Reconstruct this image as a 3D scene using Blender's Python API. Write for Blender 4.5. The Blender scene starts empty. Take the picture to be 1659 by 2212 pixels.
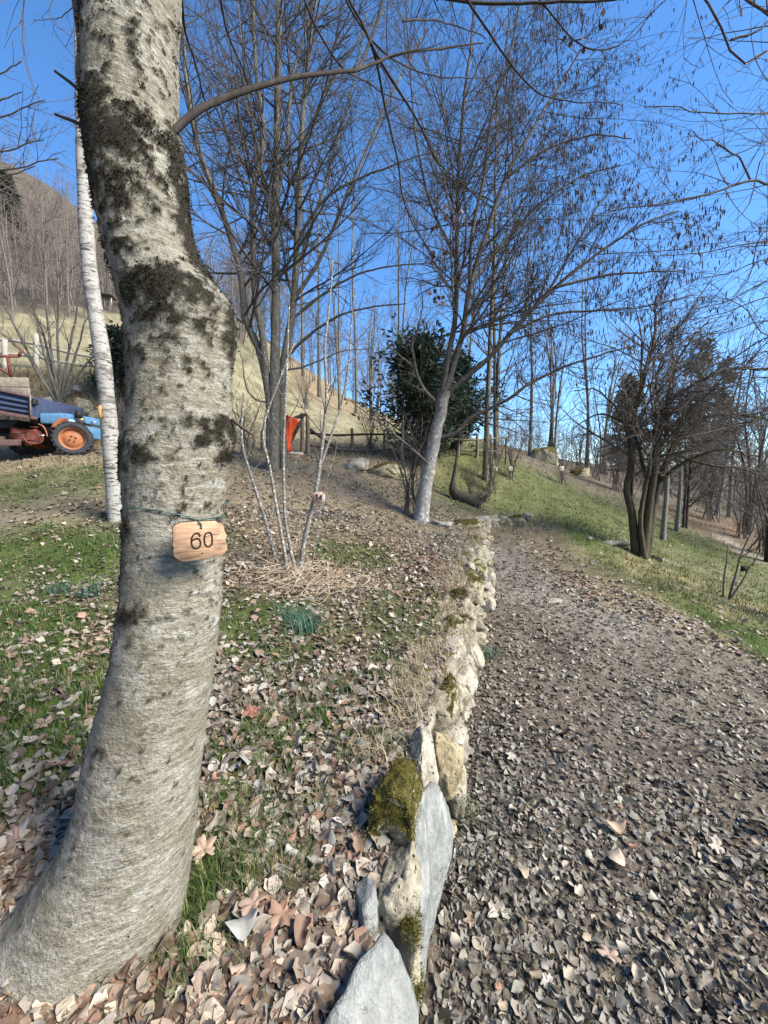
import bpy, math, random
import numpy as np
from mathutils import Vector

random.seed(7)
rng = np.random.default_rng(7)
scene = bpy.context.scene
col = scene.collection

# ------------------------------------------------------------------ camera, sky, sun, exposure
CAM_Z = 1.6
PITCH = math.radians(5.0)
cam_data = bpy.data.cameras.new("camera")
cam = bpy.data.objects.new("camera", cam_data)
col.objects.link(cam)
cam.location = (0, 0, CAM_Z)
cam.rotation_euler = (math.radians(90) - PITCH, 0, 0)
cam_data.sensor_fit = 'HORIZONTAL'
cam_data.sensor_width = 36.0
cam_data.lens = 18.0
cam_data.clip_start = 0.02
cam_data.clip_end = 2000
scene.camera = cam

SUN_EL = math.radians(40)
SUN_AZ = math.radians(112)          # clockwise from +Y (view direction): from the right, a little behind
world = bpy.data.worlds.new("World")
scene.world = world
world.use_nodes = True
wn = world.node_tree
bg = wn.nodes["Background"]
sky = wn.nodes.new("ShaderNodeTexSky")
sky.sky_type = 'NISHITA'
sky.sun_disc = False
sky.sun_elevation = SUN_EL
sky.sun_rotation = SUN_AZ
sky.altitude = 900
sky.air_density = 1.0
sky.dust_density = 0.1
sky.ozone_density = 4.5
hs = wn.nodes.new("ShaderNodeHueSaturation")
hs.inputs["Saturation"].default_value = 1.15
wn.links.new(sky.outputs[0], hs.inputs["Color"])
wn.links.new(hs.outputs[0], bg.inputs[0])
bg.inputs[1].default_value = 0.122

sun_data = bpy.data.lights.new("sun", 'SUN')
sun_data.energy = 4.2
sun_data.angle = math.radians(30)
sun_data.color = (1.0, 0.92, 0.80)
sun = bpy.data.objects.new("sun", sun_data)
col.objects.link(sun)
S = Vector((math.sin(SUN_AZ) * math.cos(SUN_EL), math.cos(SUN_AZ) * math.cos(SUN_EL), math.sin(SUN_EL)))
sun.rotation_euler = S.to_track_quat('Z', 'Y').to_euler()

scene.view_settings.view_transform = 'Standard'
scene.view_settings.look = 'None'
scene.view_settings.exposure = 1.42
scene.view_settings.gamma = 1.0
scene.view_settings.use_curve_mapping = False
scene.render.engine = 'CYCLES'
scene.cycles.max_bounces = 4
scene.cycles.diffuse_bounces = 2
scene.cycles.glossy_bounces = 2
scene.cycles.transparent_max_bounces = 8

# ------------------------------------------------------------------ helpers
FPX, CX, CY = 830.0, 829.5, 1106.0
FW = np.array([0, math.cos(PITCH), -math.sin(PITCH)])
UP = np.array([0, math.sin(PITCH), math.cos(PITCH)])
RT = np.array([1.0, 0, 0])
CAMP = np.array([0, 0, CAM_Z])

def P(px, py, d):
    """a survey point: sight line (px, py) of the photograph, at d metres along the view axis"""
    return CAMP + d * (FW + (px - CX) / FPX * RT - (py - CY) / FPX * UP)

def PL(pts):
    return np.array([P(*p) for p in pts])

def nrm(v):
    return v / (np.linalg.norm(v, axis=-1, keepdims=True) + 1e-12)

def hash3(i, j, k, seed):
    n = (i * 73856093) ^ (j * 19349663) ^ (k * 83492791) ^ (seed * 2654435761)
    n = (n ^ (n >> 13)) * 1274126177
    n = n & 0x7fffffff
    n = (n ^ (n >> 16)) & 0xffff
    return n / 65535.0

def vnoise(p, seed=0):
    p = np.asarray(p, float)
    i = np.floor(p).astype(np.int64)
    f = p - i
    f = f * f * (3 - 2 * f)
    r = 0
    for dx in (0, 1):
        for dy in (0, 1):
            for dz in (0, 1):
                w = (f[..., 0] if dx else 1 - f[..., 0]) * (f[..., 1] if dy else 1 - f[..., 1]) * (f[..., 2] if dz else 1 - f[..., 2])
                r = r + w * hash3(i[..., 0] + dx, i[..., 1] + dy, i[..., 2] + dz, seed)
    return r

def fbm(p, seed=0, oct=3):
    p = np.asarray(p, float)
    a, s, t = 1.0, 0, 0
    for o in range(oct):
        s = s + a * vnoise(p * (2 ** o), seed + o)
        t += a
        a *= 0.5
    return s / t

def xy0(x, y):
    return np.stack([x, y, np.zeros_like(x)], -1)

def mesh_from(name, verts, faces, smooth=True):
    """verts (n,3); faces: array (m,k) or list of such arrays"""
    me = bpy.data.meshes.new(name)
    verts = np.asarray(verts, np.float32)
    if not isinstance(faces, (list, tuple)):
        faces = [faces]
    faces = [np.asarray(f, np.int32) for f in faces if len(f)]
    me.vertices.add(len(verts))
    me.vertices.foreach_set("co", verts.ravel())
    loops = np.concatenate([f.ravel() for f in faces])
    tot = np.concatenate([np.full(len(f), f.shape[1], np.int32) for f in faces])
    start = np.concatenate([[0], np.cumsum(tot)[:-1]]).astype(np.int32)
    me.loops.add(len(loops))
    me.loops.foreach_set("vertex_index", loops)
    me.polygons.add(len(tot))
    me.polygons.foreach_set("loop_start", start)
    me.polygons.foreach_set("loop_total", tot)
    if smooth:
        me.polygons.foreach_set("use_smooth", np.ones(len(tot), bool))
    me.update(calc_edges=True)
    return me

def vattr(me, name, vals, kind='FLOAT'):
    vals = np.asarray(vals, np.float32)
    if kind == 'COL':
        a = me.attributes.new(name, 'FLOAT_COLOR', 'POINT')
        if vals.shape[1] == 3:
            vals = np.concatenate([vals, np.ones((len(vals), 1), np.float32)], 1)
        a.data.foreach_set("color", vals.ravel())
    else:
        a = me.attributes.new(name, 'FLOAT', 'POINT')
        a.data.foreach_set("value", vals.ravel())

def place(name, me, mat, parent=None):
    """link a mesh given in world coordinates, parented under a root Empty / thing (children keep world place)"""
    o = bpy.data.objects.new(name, me)
    col.objects.link(o)
    if mat:
        me.materials.append(mat)
    if parent is not None:
        o.parent = parent
        p = parent
        off = Vector((0, 0, 0))
        while p is not None:
            off += p.location
            p = p.parent
        o.location = -off
    return o

def add(name, verts, faces, mat, parent=None, smooth=True):
    return place(name, mesh_from(name, verts, faces, smooth), mat, parent)

def tag(o, label=None, cat=None, group=None, kind=None):
    if label: o["label"] = label
    if cat: o["category"] = cat
    if group: o["group"] = group
    if kind: o["kind"] = kind
    return o

def thing(name, loc, label, cat, group=None):
    o = bpy.data.objects.new(name, None)
    col.objects.link(o)
    o.location = [float(v) for v in loc]
    return tag(o, label, cat, group)

def merge(parts):
    """[(verts, [faces...])...] -> verts, faces"""
    V, F, n = [], {}, 0
    for v, fs in parts:
        if not isinstance(fs, (list, tuple)): fs = [fs]
        for f in fs:
            f = np.asarray(f)
            if len(f): F.setdefault(f.shape[1], []).append(f + n)
        V.append(np.asarray(v)); n += len(v)
    return np.concatenate(V), [np.concatenate(f) for f in F.values()]

def smooth_line(pts, n):
    """Catmull-Rom through pts, resampled evenly to n points"""
    p = np.asarray(pts, float)
    if len(p) == 2:
        t = np.linspace(0, 1, n)[:, None]
        return p[0] * (1 - t) + p[1] * t
    q = np.concatenate([[2 * p[0] - p[1]], p, [2 * p[-1] - p[-2]]])
    out = []
    for i in range(1, len(q) - 2):
        t = np.linspace(0, 1, 12, endpoint=False)[:, None]
        a, b, c, d = q[i - 1], q[i], q[i + 1], q[i + 2]
        out.append(0.5 * ((2 * b) + (c - a) * t + (2 * a - 5 * b + 4 * c - d) * t ** 2 + (3 * b - a - 3 * c + d) * t ** 3))
    out = np.concatenate(out + [p[-1:]])
    s = np.concatenate([[0], np.cumsum(np.linalg.norm(np.diff(out, axis=0), axis=1))])
    u = np.linspace(0, s[-1], n)
    return np.stack([np.interp(u, s, out[:, k]) for k in range(3)], 1)

def tubes(Pn, R, k=4, cap=False):
    """Pn (B,N,3), R (B,N) -> verts, quads"""
    Pn = np.asarray(Pn, float); R = np.asarray(R, float)
    B, N, _ = Pn.shape
    T = np.empty_like(Pn)
    T[:, 1:-1] = Pn[:, 2:] - Pn[:, :-2]
    T[:, 0] = Pn[:, 1] - Pn[:, 0]
    T[:, -1] = Pn[:, -1] - Pn[:, -2]
    T = nrm(T)
    main = nrm(Pn[:, -1] - Pn[:, 0])
    ref = np.where(np.abs(main[:, 2:3]) > 0.8, np.array([[1.0, 0.13, 0]]), np.array([[0.05, 0.1, 1.0]]))
    A = nrm(np.cross(T, ref[:, None, :]))
    Bv = np.cross(T, A)
    th = np.arange(k) * 2 * math.pi / k
    V = Pn[:, :, None] + R[:, :, None, None] * (np.cos(th)[None, None, :, None] * A[:, :, None] + np.sin(th)[None, None, :, None] * Bv[:, :, None])
    V = V.reshape(-1, 3)
    b = (np.arange(B) * N * k)[:, None, None]
    i = (np.arange(N - 1) * k)[None, :, None]
    j = np.arange(k)[None, None, :]
    j2 = (j + 1) % k
    F = np.stack([b + i + j, b + i + j2, b + i + k + j2, b + i + k + j], -1).reshape(-1, 4)
    if cap:
        c = []
        base = np.arange(B) * N * k
        c0 = base[:, None] + np.arange(k)[None, ::-1]
        c1 = base[:, None] + (N - 1) * k + np.arange(k)[None]
        if k == 4:
            return V, [np.concatenate([F, c0, c1])]
        return V, [F, np.concatenate([c0, c1])]
    return V, [F]

def tube(pts, r, k=8, n=None, cap=True):
    pts = np.asarray(pts, float)
    if n: pts = smooth_line(pts, n)
    r = np.interp(np.linspace(0, 1, len(pts)), np.linspace(0, 1, len(np.atleast_1d(r))), np.atleast_1d(r))
    return tubes(pts[None], r[None], k, cap)

def box(c, s, rz=0.0, ax=None):
    c = np.asarray(c, float); s = np.asarray(s, float) / 2
    v = np.array([[x, y, z] for x in (-1, 1) for y in (-1, 1) for z in (-1, 1)], float) * s
    if rz:
        cz, sz = math.cos(rz), math.sin(rz)
        v = np.stack([v[:, 0] * cz - v[:, 1] * sz, v[:, 0] * sz + v[:, 1] * cz, v[:, 2]], 1)
    if ax is not None:
        v = v @ np.asarray(ax)
    f = np.array([[0, 1, 3, 2], [4, 6, 7, 5], [0, 4, 5, 1], [2, 3, 7, 6], [0, 2, 6, 4], [1, 5, 7, 3]])
    return v + c, [f]

def bevel(o, w=0.004, seg=2):
    m = o.modifiers.new("bevel", 'BEVEL'); m.width = w; m.segments = seg; m.limit_method = 'ANGLE'
    return o

def icosphere(sub):
    t = (1 + 5 ** 0.5) / 2
    v = [(-1, t, 0), (1, t, 0), (-1, -t, 0), (1, -t, 0), (0, -1, t), (0, 1, t), (0, -1, -t), (0, 1, -t), (t, 0, -1), (t, 0, 1), (-t, 0, -1), (-t, 0, 1)]
    f = [(0, 11, 5), (0, 5, 1), (0, 1, 7), (0, 7, 10), (0, 10, 11), (1, 5, 9), (5, 11, 4), (11, 10, 2), (10, 7, 6), (7, 1, 8), (3, 9, 4), (3, 4, 2), (3, 2, 6), (3, 6, 8), (3, 8, 9), (4, 9, 5), (2, 4, 11), (6, 2, 10), (8, 6, 7), (9, 8, 1)]
    v = [np.array(a, float) for a in v]
    for _ in range(sub):
        cache, nf = {}, []
        def mid(a, b):
            key = (min(a, b), max(a, b))
            if key not in cache:
                v.append((v[a] + v[b]) / 2); cache[key] = len(v) - 1
            return cache[key]
        for a, b, c in f:
            ab, bc, ca = mid(a, b), mid(b, c), mid(c, a)
            nf += [(a, ab, ca), (b, bc, ab), (c, ca, bc), (ab, bc, ca)]
        # project
        for i in range(len(v)):
            v[i] = v[i] / np.linalg.norm(v[i])
        f = nf
    return nrm(np.array(v)), np.array(f)

ICO2 = icosphere(2)
ICO3 = icosphere(3)
ICO4 = icosphere(4)

def rock(c, size, seed, rough=0.25, boxy=0.55, sub=3, rz=0.0, tilt=(0, 0), fine=0.03):
    """an irregular stone: a squared-off sphere broken up by flat cuts and noise"""
    V, F = {2: ICO2, 3: ICO3, 4: ICO4}[sub]
    r_ = np.random.default_rng(seed)
    v = np.sign(V) * np.abs(V) ** (1 - boxy * 0.6)
    v = v / np.maximum(np.abs(v).max(1, keepdims=True), 1e-6) * (0.55 + 0.45 * np.abs(V).max(1, keepdims=True)) * boxy + V * (1 - boxy)
    for _ in range(7):                                   # chisel flat facets
        n = nrm(r_.normal(size=3)); h = r_.uniform(0.55, 0.85)
        dd = v @ n - h
        v = v - np.maximum(dd, 0)[:, None] * n * 0.85
    v = v * (1 + rough * (fbm(V * 1.7 + seed * 3.1, seed, 3) - 0.5)[:, None] * 1.4)
    v = v + V * (fbm(V * 7 + seed, seed + 5, 3) - 0.5)[:, None] * fine * 4
    v = v * np.asarray(size) / 2
    a, b = tilt
    Rx = np.array([[1, 0, 0], [0, math.cos(a), -math.sin(a)], [0, math.sin(a), math.cos(a)]])
    Ry = np.array([[math.cos(b), 0, math.sin(b)], [0, 1, 0], [-math.sin(b), 0, math.cos(b)]])
    Rz = np.array([[math.cos(rz), -math.sin(rz), 0], [math.sin(rz), math.cos(rz), 0], [0, 0, 1]])
    return v @ (Rz @ Ry @ Rx).T + np.asarray(c), F

# ------------------------------------------------------------------ materials
class NB:
    def __init__(s, name, rough=0.8, spec=0.3):
        s.m = bpy.data.materials.new(name); s.m.use_nodes = True
        s.t = s.m.node_tree; s.b = s.t.nodes["Principled BSDF"]
        s.b.inputs["Roughness"].default_value = rough
        s.b.inputs["Specular IOR Level"].default_value = spec
    def n(s, typ, **kw):
        x = s.t.nodes.new(typ)
        for k, v in kw.items(): setattr(x, k, v)
        return x
    def link(s, a, b): s.t.links.new(a, b)
    def coord(s, scale=(1, 1, 1), kind="Object"):
        c = s.n("ShaderNodeTexCoord"); m = s.n("ShaderNodeMapping")
        m.inputs["Scale"].default_value = scale
        s.link(c.outputs[kind], m.inputs[0]); return m.outputs[0]
    def noise(s, co, scale, detail=4, rough=0.6, dist=0.0):
        x = s.n("ShaderNodeTexNoise"); x.inputs["Scale"].default_value = scale
        x.inputs["Detail"].default_value = detail; x.inputs["Roughness"].default_value = rough
        x.inputs["Distortion"].default_value = dist
        s.link(co, x.inputs["Vector"]); return x.outputs["Fac"]
    def vor(s, co, scale, feature='F1', rnd=1.0):
        x = s.n("ShaderNodeTexVoronoi", feature=feature); x.inputs["Scale"].default_value = scale
        x.inputs["Randomness"].default_value = rnd
        s.link(co, x.inputs["Vector"]); return x.outputs["Distance"]
    def ramp(s, fac, stops, interp='LINEAR'):
        r = s.n("ShaderNodeValToRGB"); e = r.color_ramp; e.interpolation = interp
        while len(e.elements) < len(stops): e.elements.new(0.5)
        for el, (p, c) in zip(e.elements, stops):
            el.position = p
            el.color = (c, c, c, 1) if not hasattr(c, '__len__') else (*c, 1)
        s.link(fac, r.inputs[0]); return r.outputs[0]
    def mix(s, fac, a, b, mode='MIX'):
        x = s.n("ShaderNodeMix", data_type='RGBA', blend_type=mode)
        for sock, v in ((x.inputs[0], fac), (x.inputs[6], a), (x.inputs[7], b)):
            if hasattr(v, 'links') or hasattr(v, 'is_output'): s.link(v, sock)
            elif hasattr(v, '__len__'): sock.default_value = (*v, 1)
            else: sock.default_value = v
        return x.outputs[2]
    def math(s, op, a, b=0.0):
        x = s.n("ShaderNodeMath", operation=op)
        for sock, v in ((x.inputs[0], a), (x.inputs[1], b)):
            if hasattr(v, 'is_output'): s.link(v, sock)
            else: sock.default_value = v
        return x.outputs[0]
    def attr(s, name, out="Fac"):
        x = s.n("ShaderNodeAttribute"); x.attribute_name = name; return x.outputs[out]
    def color(s, c):
        if hasattr(c, 'is_output'): s.link(c, s.b.inputs["Base Color"])
        else: s.b.inputs["Base Color"].default_value = (*c, 1)
        return s
    def bump(s, h, strength=0.5, dist=0.01):
        x = s.n("ShaderNodeBump"); x.inputs["Strength"].default_value = strength; x.inputs["Distance"].default_value = dist
        s.link(h, x.inputs["Height"]); s.link(x.outputs[0], s.b.inputs["Normal"]); return s

def simple(name, c, c2=None, scale=20, rough=0.7, spec=0.3, bump=0.0, metal=0.0, bdist=0.004):
    b = NB(name, rough, spec)
    co = b.coord()
    nz = b.noise(co, scale, 5)
    c2 = c2 or tuple(x * 0.7 for x in c)
    b.color(b.ramp(nz, [(0.3, c2), (0.7, c)]))
    b.b.inputs["Metallic"].default_value = metal
    if bump: b.bump(nz, bump, bdist)
    return b.m

MAT = {}
def bark(name, dark, light, lichen=None, lich_amt=0.6, scale=1.0, zs=0.25):
    b = NB(name, 0.9, 0.15)
    co = b.coord((1, 1, zs))
    n1 = b.noise(co, 30 * scale, 6, 0.65, 0.3)
    c = b.ramp(n1, [(0.32, dark), (0.68, light)])
    if lichen:
        co2 = b.coord()
        n2 = b.noise(co2, 22 * scale, 4, 0.6)
        c = b.mix(b.ramp(n2, [(lich_amt - 0.03, 0.0), (lich_amt + 0.05, 1.0)]), c, lichen)
    b.color(c); b.bump(n1, 0.6, 0.01)
    MAT[name] = b.m
    return b.m
bark('bark_dark', (0.035, 0.028, 0.022), (0.10, 0.085, 0.068))
bark('bark_grey', (0.06, 0.054, 0.042), (0.18, 0.168, 0.135), (0.36, 0.36, 0.32), 0.63)
bark('bark_pale', (0.16, 0.15, 0.13), (0.32, 0.31, 0.28), (0.55, 0.56, 0.52), 0.58)
bark('bark_lichen', (0.10, 0.09, 0.075), (0.22, 0.205, 0.18), (0.46, 0.47, 0.44), 0.57, 2.2, 0.6)
bark('bark_moss', (0.040, 0.032, 0.020), (0.105, 0.088, 0.058), (0.085, 0.085, 0.03), 0.62)
bark('twig', (0.05, 0.044, 0.041), (0.125, 0.112, 0.105))
bark('twig_brown', (0.07, 0.060, 0.053), (0.165, 0.146, 0.130))
bark('branch_dark', (0.022, 0.018, 0.015), (0.06, 0.05, 0.042))
bark('twig_grey', (0.09, 0.075, 0.066), (0.19, 0.165, 0.148))
bark('twig_far', (0.10, 0.084, 0.073), (0.20, 0.172, 0.15))

def colattr(name, rough=0.75, spec=0.25, var=0.35, scale=60, transl=0.0):
    b = NB(name, rough, spec)
    c = b.attr("col", "Color")
    nz = b.noise(b.coord(), scale, 4, 0.6)
    b.color(b.mix(1.0, c, b.ramp(nz, [(0.3, 1 - var), (0.7, 1 + 0 * var)]), 'MULTIPLY'))
    if transl:
        tr = b.n("ShaderNodeBsdfTranslucent"); b.link(c, tr.inputs[0])
        mx = b.n("ShaderNodeMixShader"); mx.inputs[0].default_value = transl
        out = b.t.nodes["Material Output"]
        b.link(b.b.outputs[0], mx.inputs[1]); b.link(tr.outputs[0], mx.inputs[2]); b.link(mx.outputs[0], out.inputs[0])
    MAT[name] = b.m
    return b.m
b = NB('bark_blend', 0.9, 0.15)
co = b.coord((1, 1, .3)); n1 = b.noise(co, 30, 6, 0.65, 0.3); n2 = b.noise(b.coord(), 20, 4, 0.6); n3 = b.noise(b.coord((1, 1, 3)), 9, 4, .6, .3)
pa = b.ramp(n1, [(0.3, (0.17, 0.16, 0.14)), (0.7, (0.34, 0.33, 0.30))])
pa = b.mix(b.ramp(n2, [(0.56, 0.0), (0.64, 1.0)]), pa, (0.50, 0.51, 0.48))
pa = b.mix(b.ramp(n3, [(0.62, 0.0), (0.68, 0.9)]), pa, (0.06, 0.052, 0.042))
da = b.ramp(n1, [(0.3, (0.045, 0.038, 0.032)), (0.7, (0.125, 0.11, 0.093))])
b.color(b.mix(b.math('ADD', b.attr("pale"), b.math('MULTIPLY', b.math('SUBTRACT', n2, .5), .8)), da, pa)); b.bump(n1, 0.6, 0.01)
MAT['bark_blend'] = b.m
colattr('leaf_litter', 0.62, 0.35, 0.4, 70, 0.12)
colattr('grass_blade', 0.6, 0.3, 0.25, 30, 0.25)
colattr('plain_col', 0.9, 0.15, 0.3, 40)

b = NB('fallen_leaf', 0.6, 0.35)
oi = b.n("ShaderNodeObjectInfo")
co = b.coord()
nz = b.noise(co, 55, 5, 0.65)
vein = b.ramp(b.vor(co, 60, 'DISTANCE_TO_EDGE'), [(0.0, 0.72), (0.12, 1.0)])
c = b.mix(1.0, oi.outputs["Color"], b.ramp(nz, [(0.28, 0.55), (0.72, 1.0)]), 'MULTIPLY')
b.color(b.mix(0.6, c, vein, 'MULTIPLY'))
b.bump(nz, 0.35, 0.003)
MAT['fallen_leaf'] = b.m

# ------------------------------------------------------------------ terrain
# wall line: x of the wall's top edge for each y
WY = np.array([-3.0, -0.5, 0.5, 0.8, 1.46, 2.15, 2.9, 4.1, 5.0, 6.2, 6.9])
WX = np.array([-0.5, -0.16, -0.10, -0.05, 0.115, 0.33, 0.61, 1.0, 1.27, 1.60, 2.05])
def wall_x(y): return np.interp(y, WY, WX)

far_px = [(150, 965, 7.6), (0, 960, 7.6), (-250, 955, 7.6), (350, 962, 8.2), (150, 845, 8.9), (0, 835, 8.9), (-250, 825, 8.9), (350, 855, 9.8),
          (100, 790, 11), (-250, 765, 11), (320, 805, 11.5), (500, 890, 12), (100, 688, 26), (-250, 650, 26), (300, 705, 26), (520, 700, 38),
          (640, 815, 28), (700, 858, 25), (780, 905, 20), (720, 912, 15), (880, 950, 12.5), (1000, 945, 16), (1030, 988, 10), (1150, 988, 15),
          (1100, 968, 24), (0, 350, 80), (-400, 220, 80), (100, 405, 80), (180, 485, 80), (300, 575, 80), (450, 655, 80), (560, 735, 75), (650, 800, 65),
          (800, 900, 50), (920, 938, 50), (-400, 480, 45), (0, 560, 45), (200, 620, 45), (-200, 330, 170), (100, 480, 170), (400, 700, 170), (800, 930, 170),
          (1100, 990, 60), (1400, 1010, 60), (1900, 1015, 60), (1100, 995, 170), (1500, 1015, 170), (2200, 1015, 170),
          (1200, 1050, 10), (1070, 1072, 8.5), (1300, 1062, 11), (1330, 1052, 14), (1659, 1100, 16), (2100, 1110, 16), (1550, 1112, 12), (1600, 1165, 9.5),
          (1700, 1190, 9), (2100, 1250, 8), (1430, 1165, 8)]
ter_px = [(640, 1240, 3.4), (200, 1300, 2.9), (-150, 1290, 2.9), (230, 1120, 4.1), (0, 1125, 4.1), (-400, 1110, 4.1), (100, 985, 6.4), (-250, 985, 6.4),
          (300, 995, 6.4), (590, 1015, 7.0), (750, 1105, 5.3), (800, 1010, 8.0), (910, 1125, 5.8), (660, 980, 8.5), (900, 985, 9.5), (480, 1175, 3.8), (1040, 1128, 6.2)]
ter_w = [(-0.42, 0.95, 0.50), (0.0, 0.5, 0.44), (-1.0, 0.5, 0.56), (-1.5, 1.5, 0.70), (0.0, 1.5, 0.46), (0.2, 2.4, 0.53), (0.5, 3.2, 0.66), (0.95, 4.5, 0.80), (-0.6, -2.5, 0.40), (-3.0, -2.0, 0.75), (-3, 1.5, 1.0), (-0.3, 0.0, 0.43)]
pat_px = [(1200, 1305, 3.9), (1450, 1310, 3.9), (1100, 1150, 6.4), (1250, 1135, 6.7), (1390, 1202, 6.0), (1659, 1425, 3.2), (2000, 1460, 3.2), (1570, 1292, 4.5), (1659, 1300, 5.2)]
pat_w = [(0.3, 0.4, 0.0), (1.6, 0.5, 0.0), (3.2, 1.0, -0.06), (0.35, 1.2, 0.02), (1.5, 2.0, 0.06), (0.7, 2.5, 0.1), (0.0, -2.5, -0.05), (3.0, -2.0, -0.1), (0.6, 0.0, 0.0), (1.25, 4.2, 0.36)]

def warp(x, y):
    yy = y + 0.6
    r = np.hypot(x, yy)
    th = np.arctan2(x, yy)
    v = np.log(r + 0.6)
    return np.stack([th * 1.6, v], -1), r

class TPS:
    def __init__(s, pts, lam=1e-4):
        pts = np.array(pts)
        q, r = warp(pts[:, 0], pts[:, 1])
        w = (pts[:, 2] - CAM_Z) / (r + 2)
        n = len(q)
        K = s.U(np.linalg.norm(q[:, None] - q[None], axis=-1)) + lam * np.eye(n)
        Pm = np.concatenate([np.ones((n, 1)), q], 1)
        A = np.block([[K, Pm], [Pm.T, np.zeros((3, 3))]])
        s.c = np.linalg.solve(A, np.concatenate([w, np.zeros(3)])); s.q = q
    @staticmethod
    def U(r): return np.where(r > 1e-9, r * r * np.log(r + 1e-12), 0.0)
    def __call__(s, x, y):
        q, r = warp(x, y)
        d = np.sqrt((q[:, None, 0] - s.q[None, :, 0]) ** 2 + (q[:, None, 1] - s.q[None, :, 1]) ** 2)
        w = s.U(d) @ s.c[:len(s.q)] + s.c[len(s.q)] + q @ s.c[len(s.q) + 1:]
        return w * (r + 2) + CAM_Z
far_pts = [P(*p) for p in far_px]
tpsT = TPS(far_pts + [P(*p) for p in ter_px] + [np.array(p) for p in ter_w])
tpsP = TPS(far_pts + [P(*p) for p in pat_px] + [np.array(p) for p in pat_w])

def side(x, y):
    """1 on the terrace, 0 on the path side; a sharp step along the wall, a soft one beyond its end"""
    e = x - (wall_x(np.minimum(y, 6.9)) + 0.05)
    wdt = 0.03 + np.clip((y - 5.9) / 3.0, 0, 1) * 1.5
    return 1 / (1 + np.exp(np.clip(e / wdt * 2.5, -40, 40)))

def gz(x, y, detail=True):
    x = np.atleast_1d(np.asarray(x, float)); y = np.atleast_1d(np.asarray(y, float))
    out = np.empty(len(x))
    for i in range(0, len(x), 20000):
        sl = slice(i, i + 20000)
        s_ = side(x[sl], y[sl])
        out[sl] = tpsT(x[sl], y[sl]) * s_ + tpsP(x[sl], y[sl]) * (1 - s_)
    if detail:
        r = np.hypot(x, y)
        out = out + (fbm(xy0(x, y) * 2.2, 3, 3) - 0.5) * 0.07 * np.clip(r / 2, 0.3, 1) + (fbm(xy0(x, y) * 0.5, 9, 2) - 0.5) * 0.5 * np.clip((r - 8) / 20, 0, 1)
    return out

def gp(x, y, dz=0.0):
    return np.array([x, y, gz(x, y)[0] + dz])

def on_ground(px, py, d):
    """the survey point dropped on to the terrain"""
    q = P(px, py, d)
    return gp(q[0], q[1])

def blob(x, y, cx, cy, rx, ry, soft=0.35):
    d = np.hypot((x - cx) / rx, (y - cy) / ry)
    return np.clip((1 + soft - d) / (2 * soft), 0, 1)

def seg_dist(x, y, pts):
    d = np.full(len(x), 1e9)
    for (ax, ay), (bx, by) in zip(pts[:-1], pts[1:]):
        t = np.clip(((x - ax) * (bx - ax) + (y - ay) * (by - ay)) / ((bx - ax) ** 2 + (by - ay) ** 2), 0, 1)
        d = np.minimum(d, np.hypot(x - ax - t * (bx - ax), y - ay - t * (by - ay)))
    return d

PATH_R = [(6.0, -3.0), (4.6, 0.5), (3.4, 2.6), (2.55, 3.6), (2.15, 4.6), (2.2, 5.6), (2.45, 6.4)]
def path_mask(x, y):
    pr = np.interp(y, [p[1] for p in PATH_R], [p[0] for p in PATH_R])
    n = (fbm(xy0(x, y) * 1.3, 21, 3) - 0.5) * 0.7
    m = np.clip((x - wall_x(y) - 0.08) / 0.06, 0, 1) * np.clip((pr - x + n) / 0.5, 0, 1) * np.clip((6.6 - y + n) / 1.2, 0, 1)
    return m

def pxg(px, py, d):
    q = P(px, py, d); return q[0], q[1]
def green_mask(x, y):
    """where living grass shows"""
    g = np.zeros_like(x)
    for (px, py, d, rx, ry, a) in [(60, 1230, 3.3, 1.0, 0.75, 1.0), (-100, 1420, 2.2, 0.9, 0.8, 0.95), (90, 1600, 1.62, 0.5, 0.5, 0.85), (520, 1350, 2.6, 0.3, 0.35, 0.6), (640, 1390, 2.45, 0.4, 0.16, 0.7),
                                   (760, 1190, 4.0, 0.5, 0.4, 0.6), (600, 1330, 2.7, 0.6, 0.3, .7), (700, 1500, 2.0, .5, .25, .5), (640, 1620, 1.7, .3, .22, .6), (850, 1480, 2.15, .2, .3, .6), (880, 1330, 2.8, .4, .5, .55), (30, 1720, 1.4, .35, .35, .8), (560, 1440, 2.3, .35, .25, .7), (760, 1640, 1.65, .2, .2, .55), (520, 1700, 1.5, .2, .25, .6), (620, 1830, 1.25, .2, .2, .45), (350, 1180, 3.8, .8, .5, .6), (560, 1560, 1.85, 0.25, 0.3, 0.4), (490, 1950, 1.1, 0.12, 0.25, 0.5), (60, 1050, 5.2, 1.6, 0.8, 0.65), (1100, 1090, 7.8, 1.6, 1.2, 0.5)]:
        cx, cy = pxg(px, py, d)
        g = np.maximum(g, a * blob(x, y, cx, cy, rx, ry))
    strip = [pxg(1265, 1175, 6.2), pxg(1330, 1230, 5.2), pxg(1450, 1290, 4.3), pxg(1600, 1360, 3.6), pxg(1800, 1440, 3.0)]
    g = np.maximum(g, np.clip(1.25 - seg_dist(x, y, strip) / 0.42, 0, 1))
    pr = np.interp(y, [p[1] for p in PATH_R], [p[0] for p in PATH_R])
    g = np.maximum(g, 0.58 * np.clip((x - pr - 0.1) / 0.6, 0, 1) * np.clip((9.5 - y) / 2, 0, 1))
    g = np.maximum(g, 0.5 * np.clip((y - 6.6) / 1.0, 0, 1) * np.clip((x - 0.8) / 1.0, 0, 1) * np.clip((15 - y) / 3, 0, 1))
    n = fbm(xy0(x, y) * 2.3, 31, 4)
    return np.clip(g * (0.35 + 1.3 * n), 0, 1)

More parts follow.
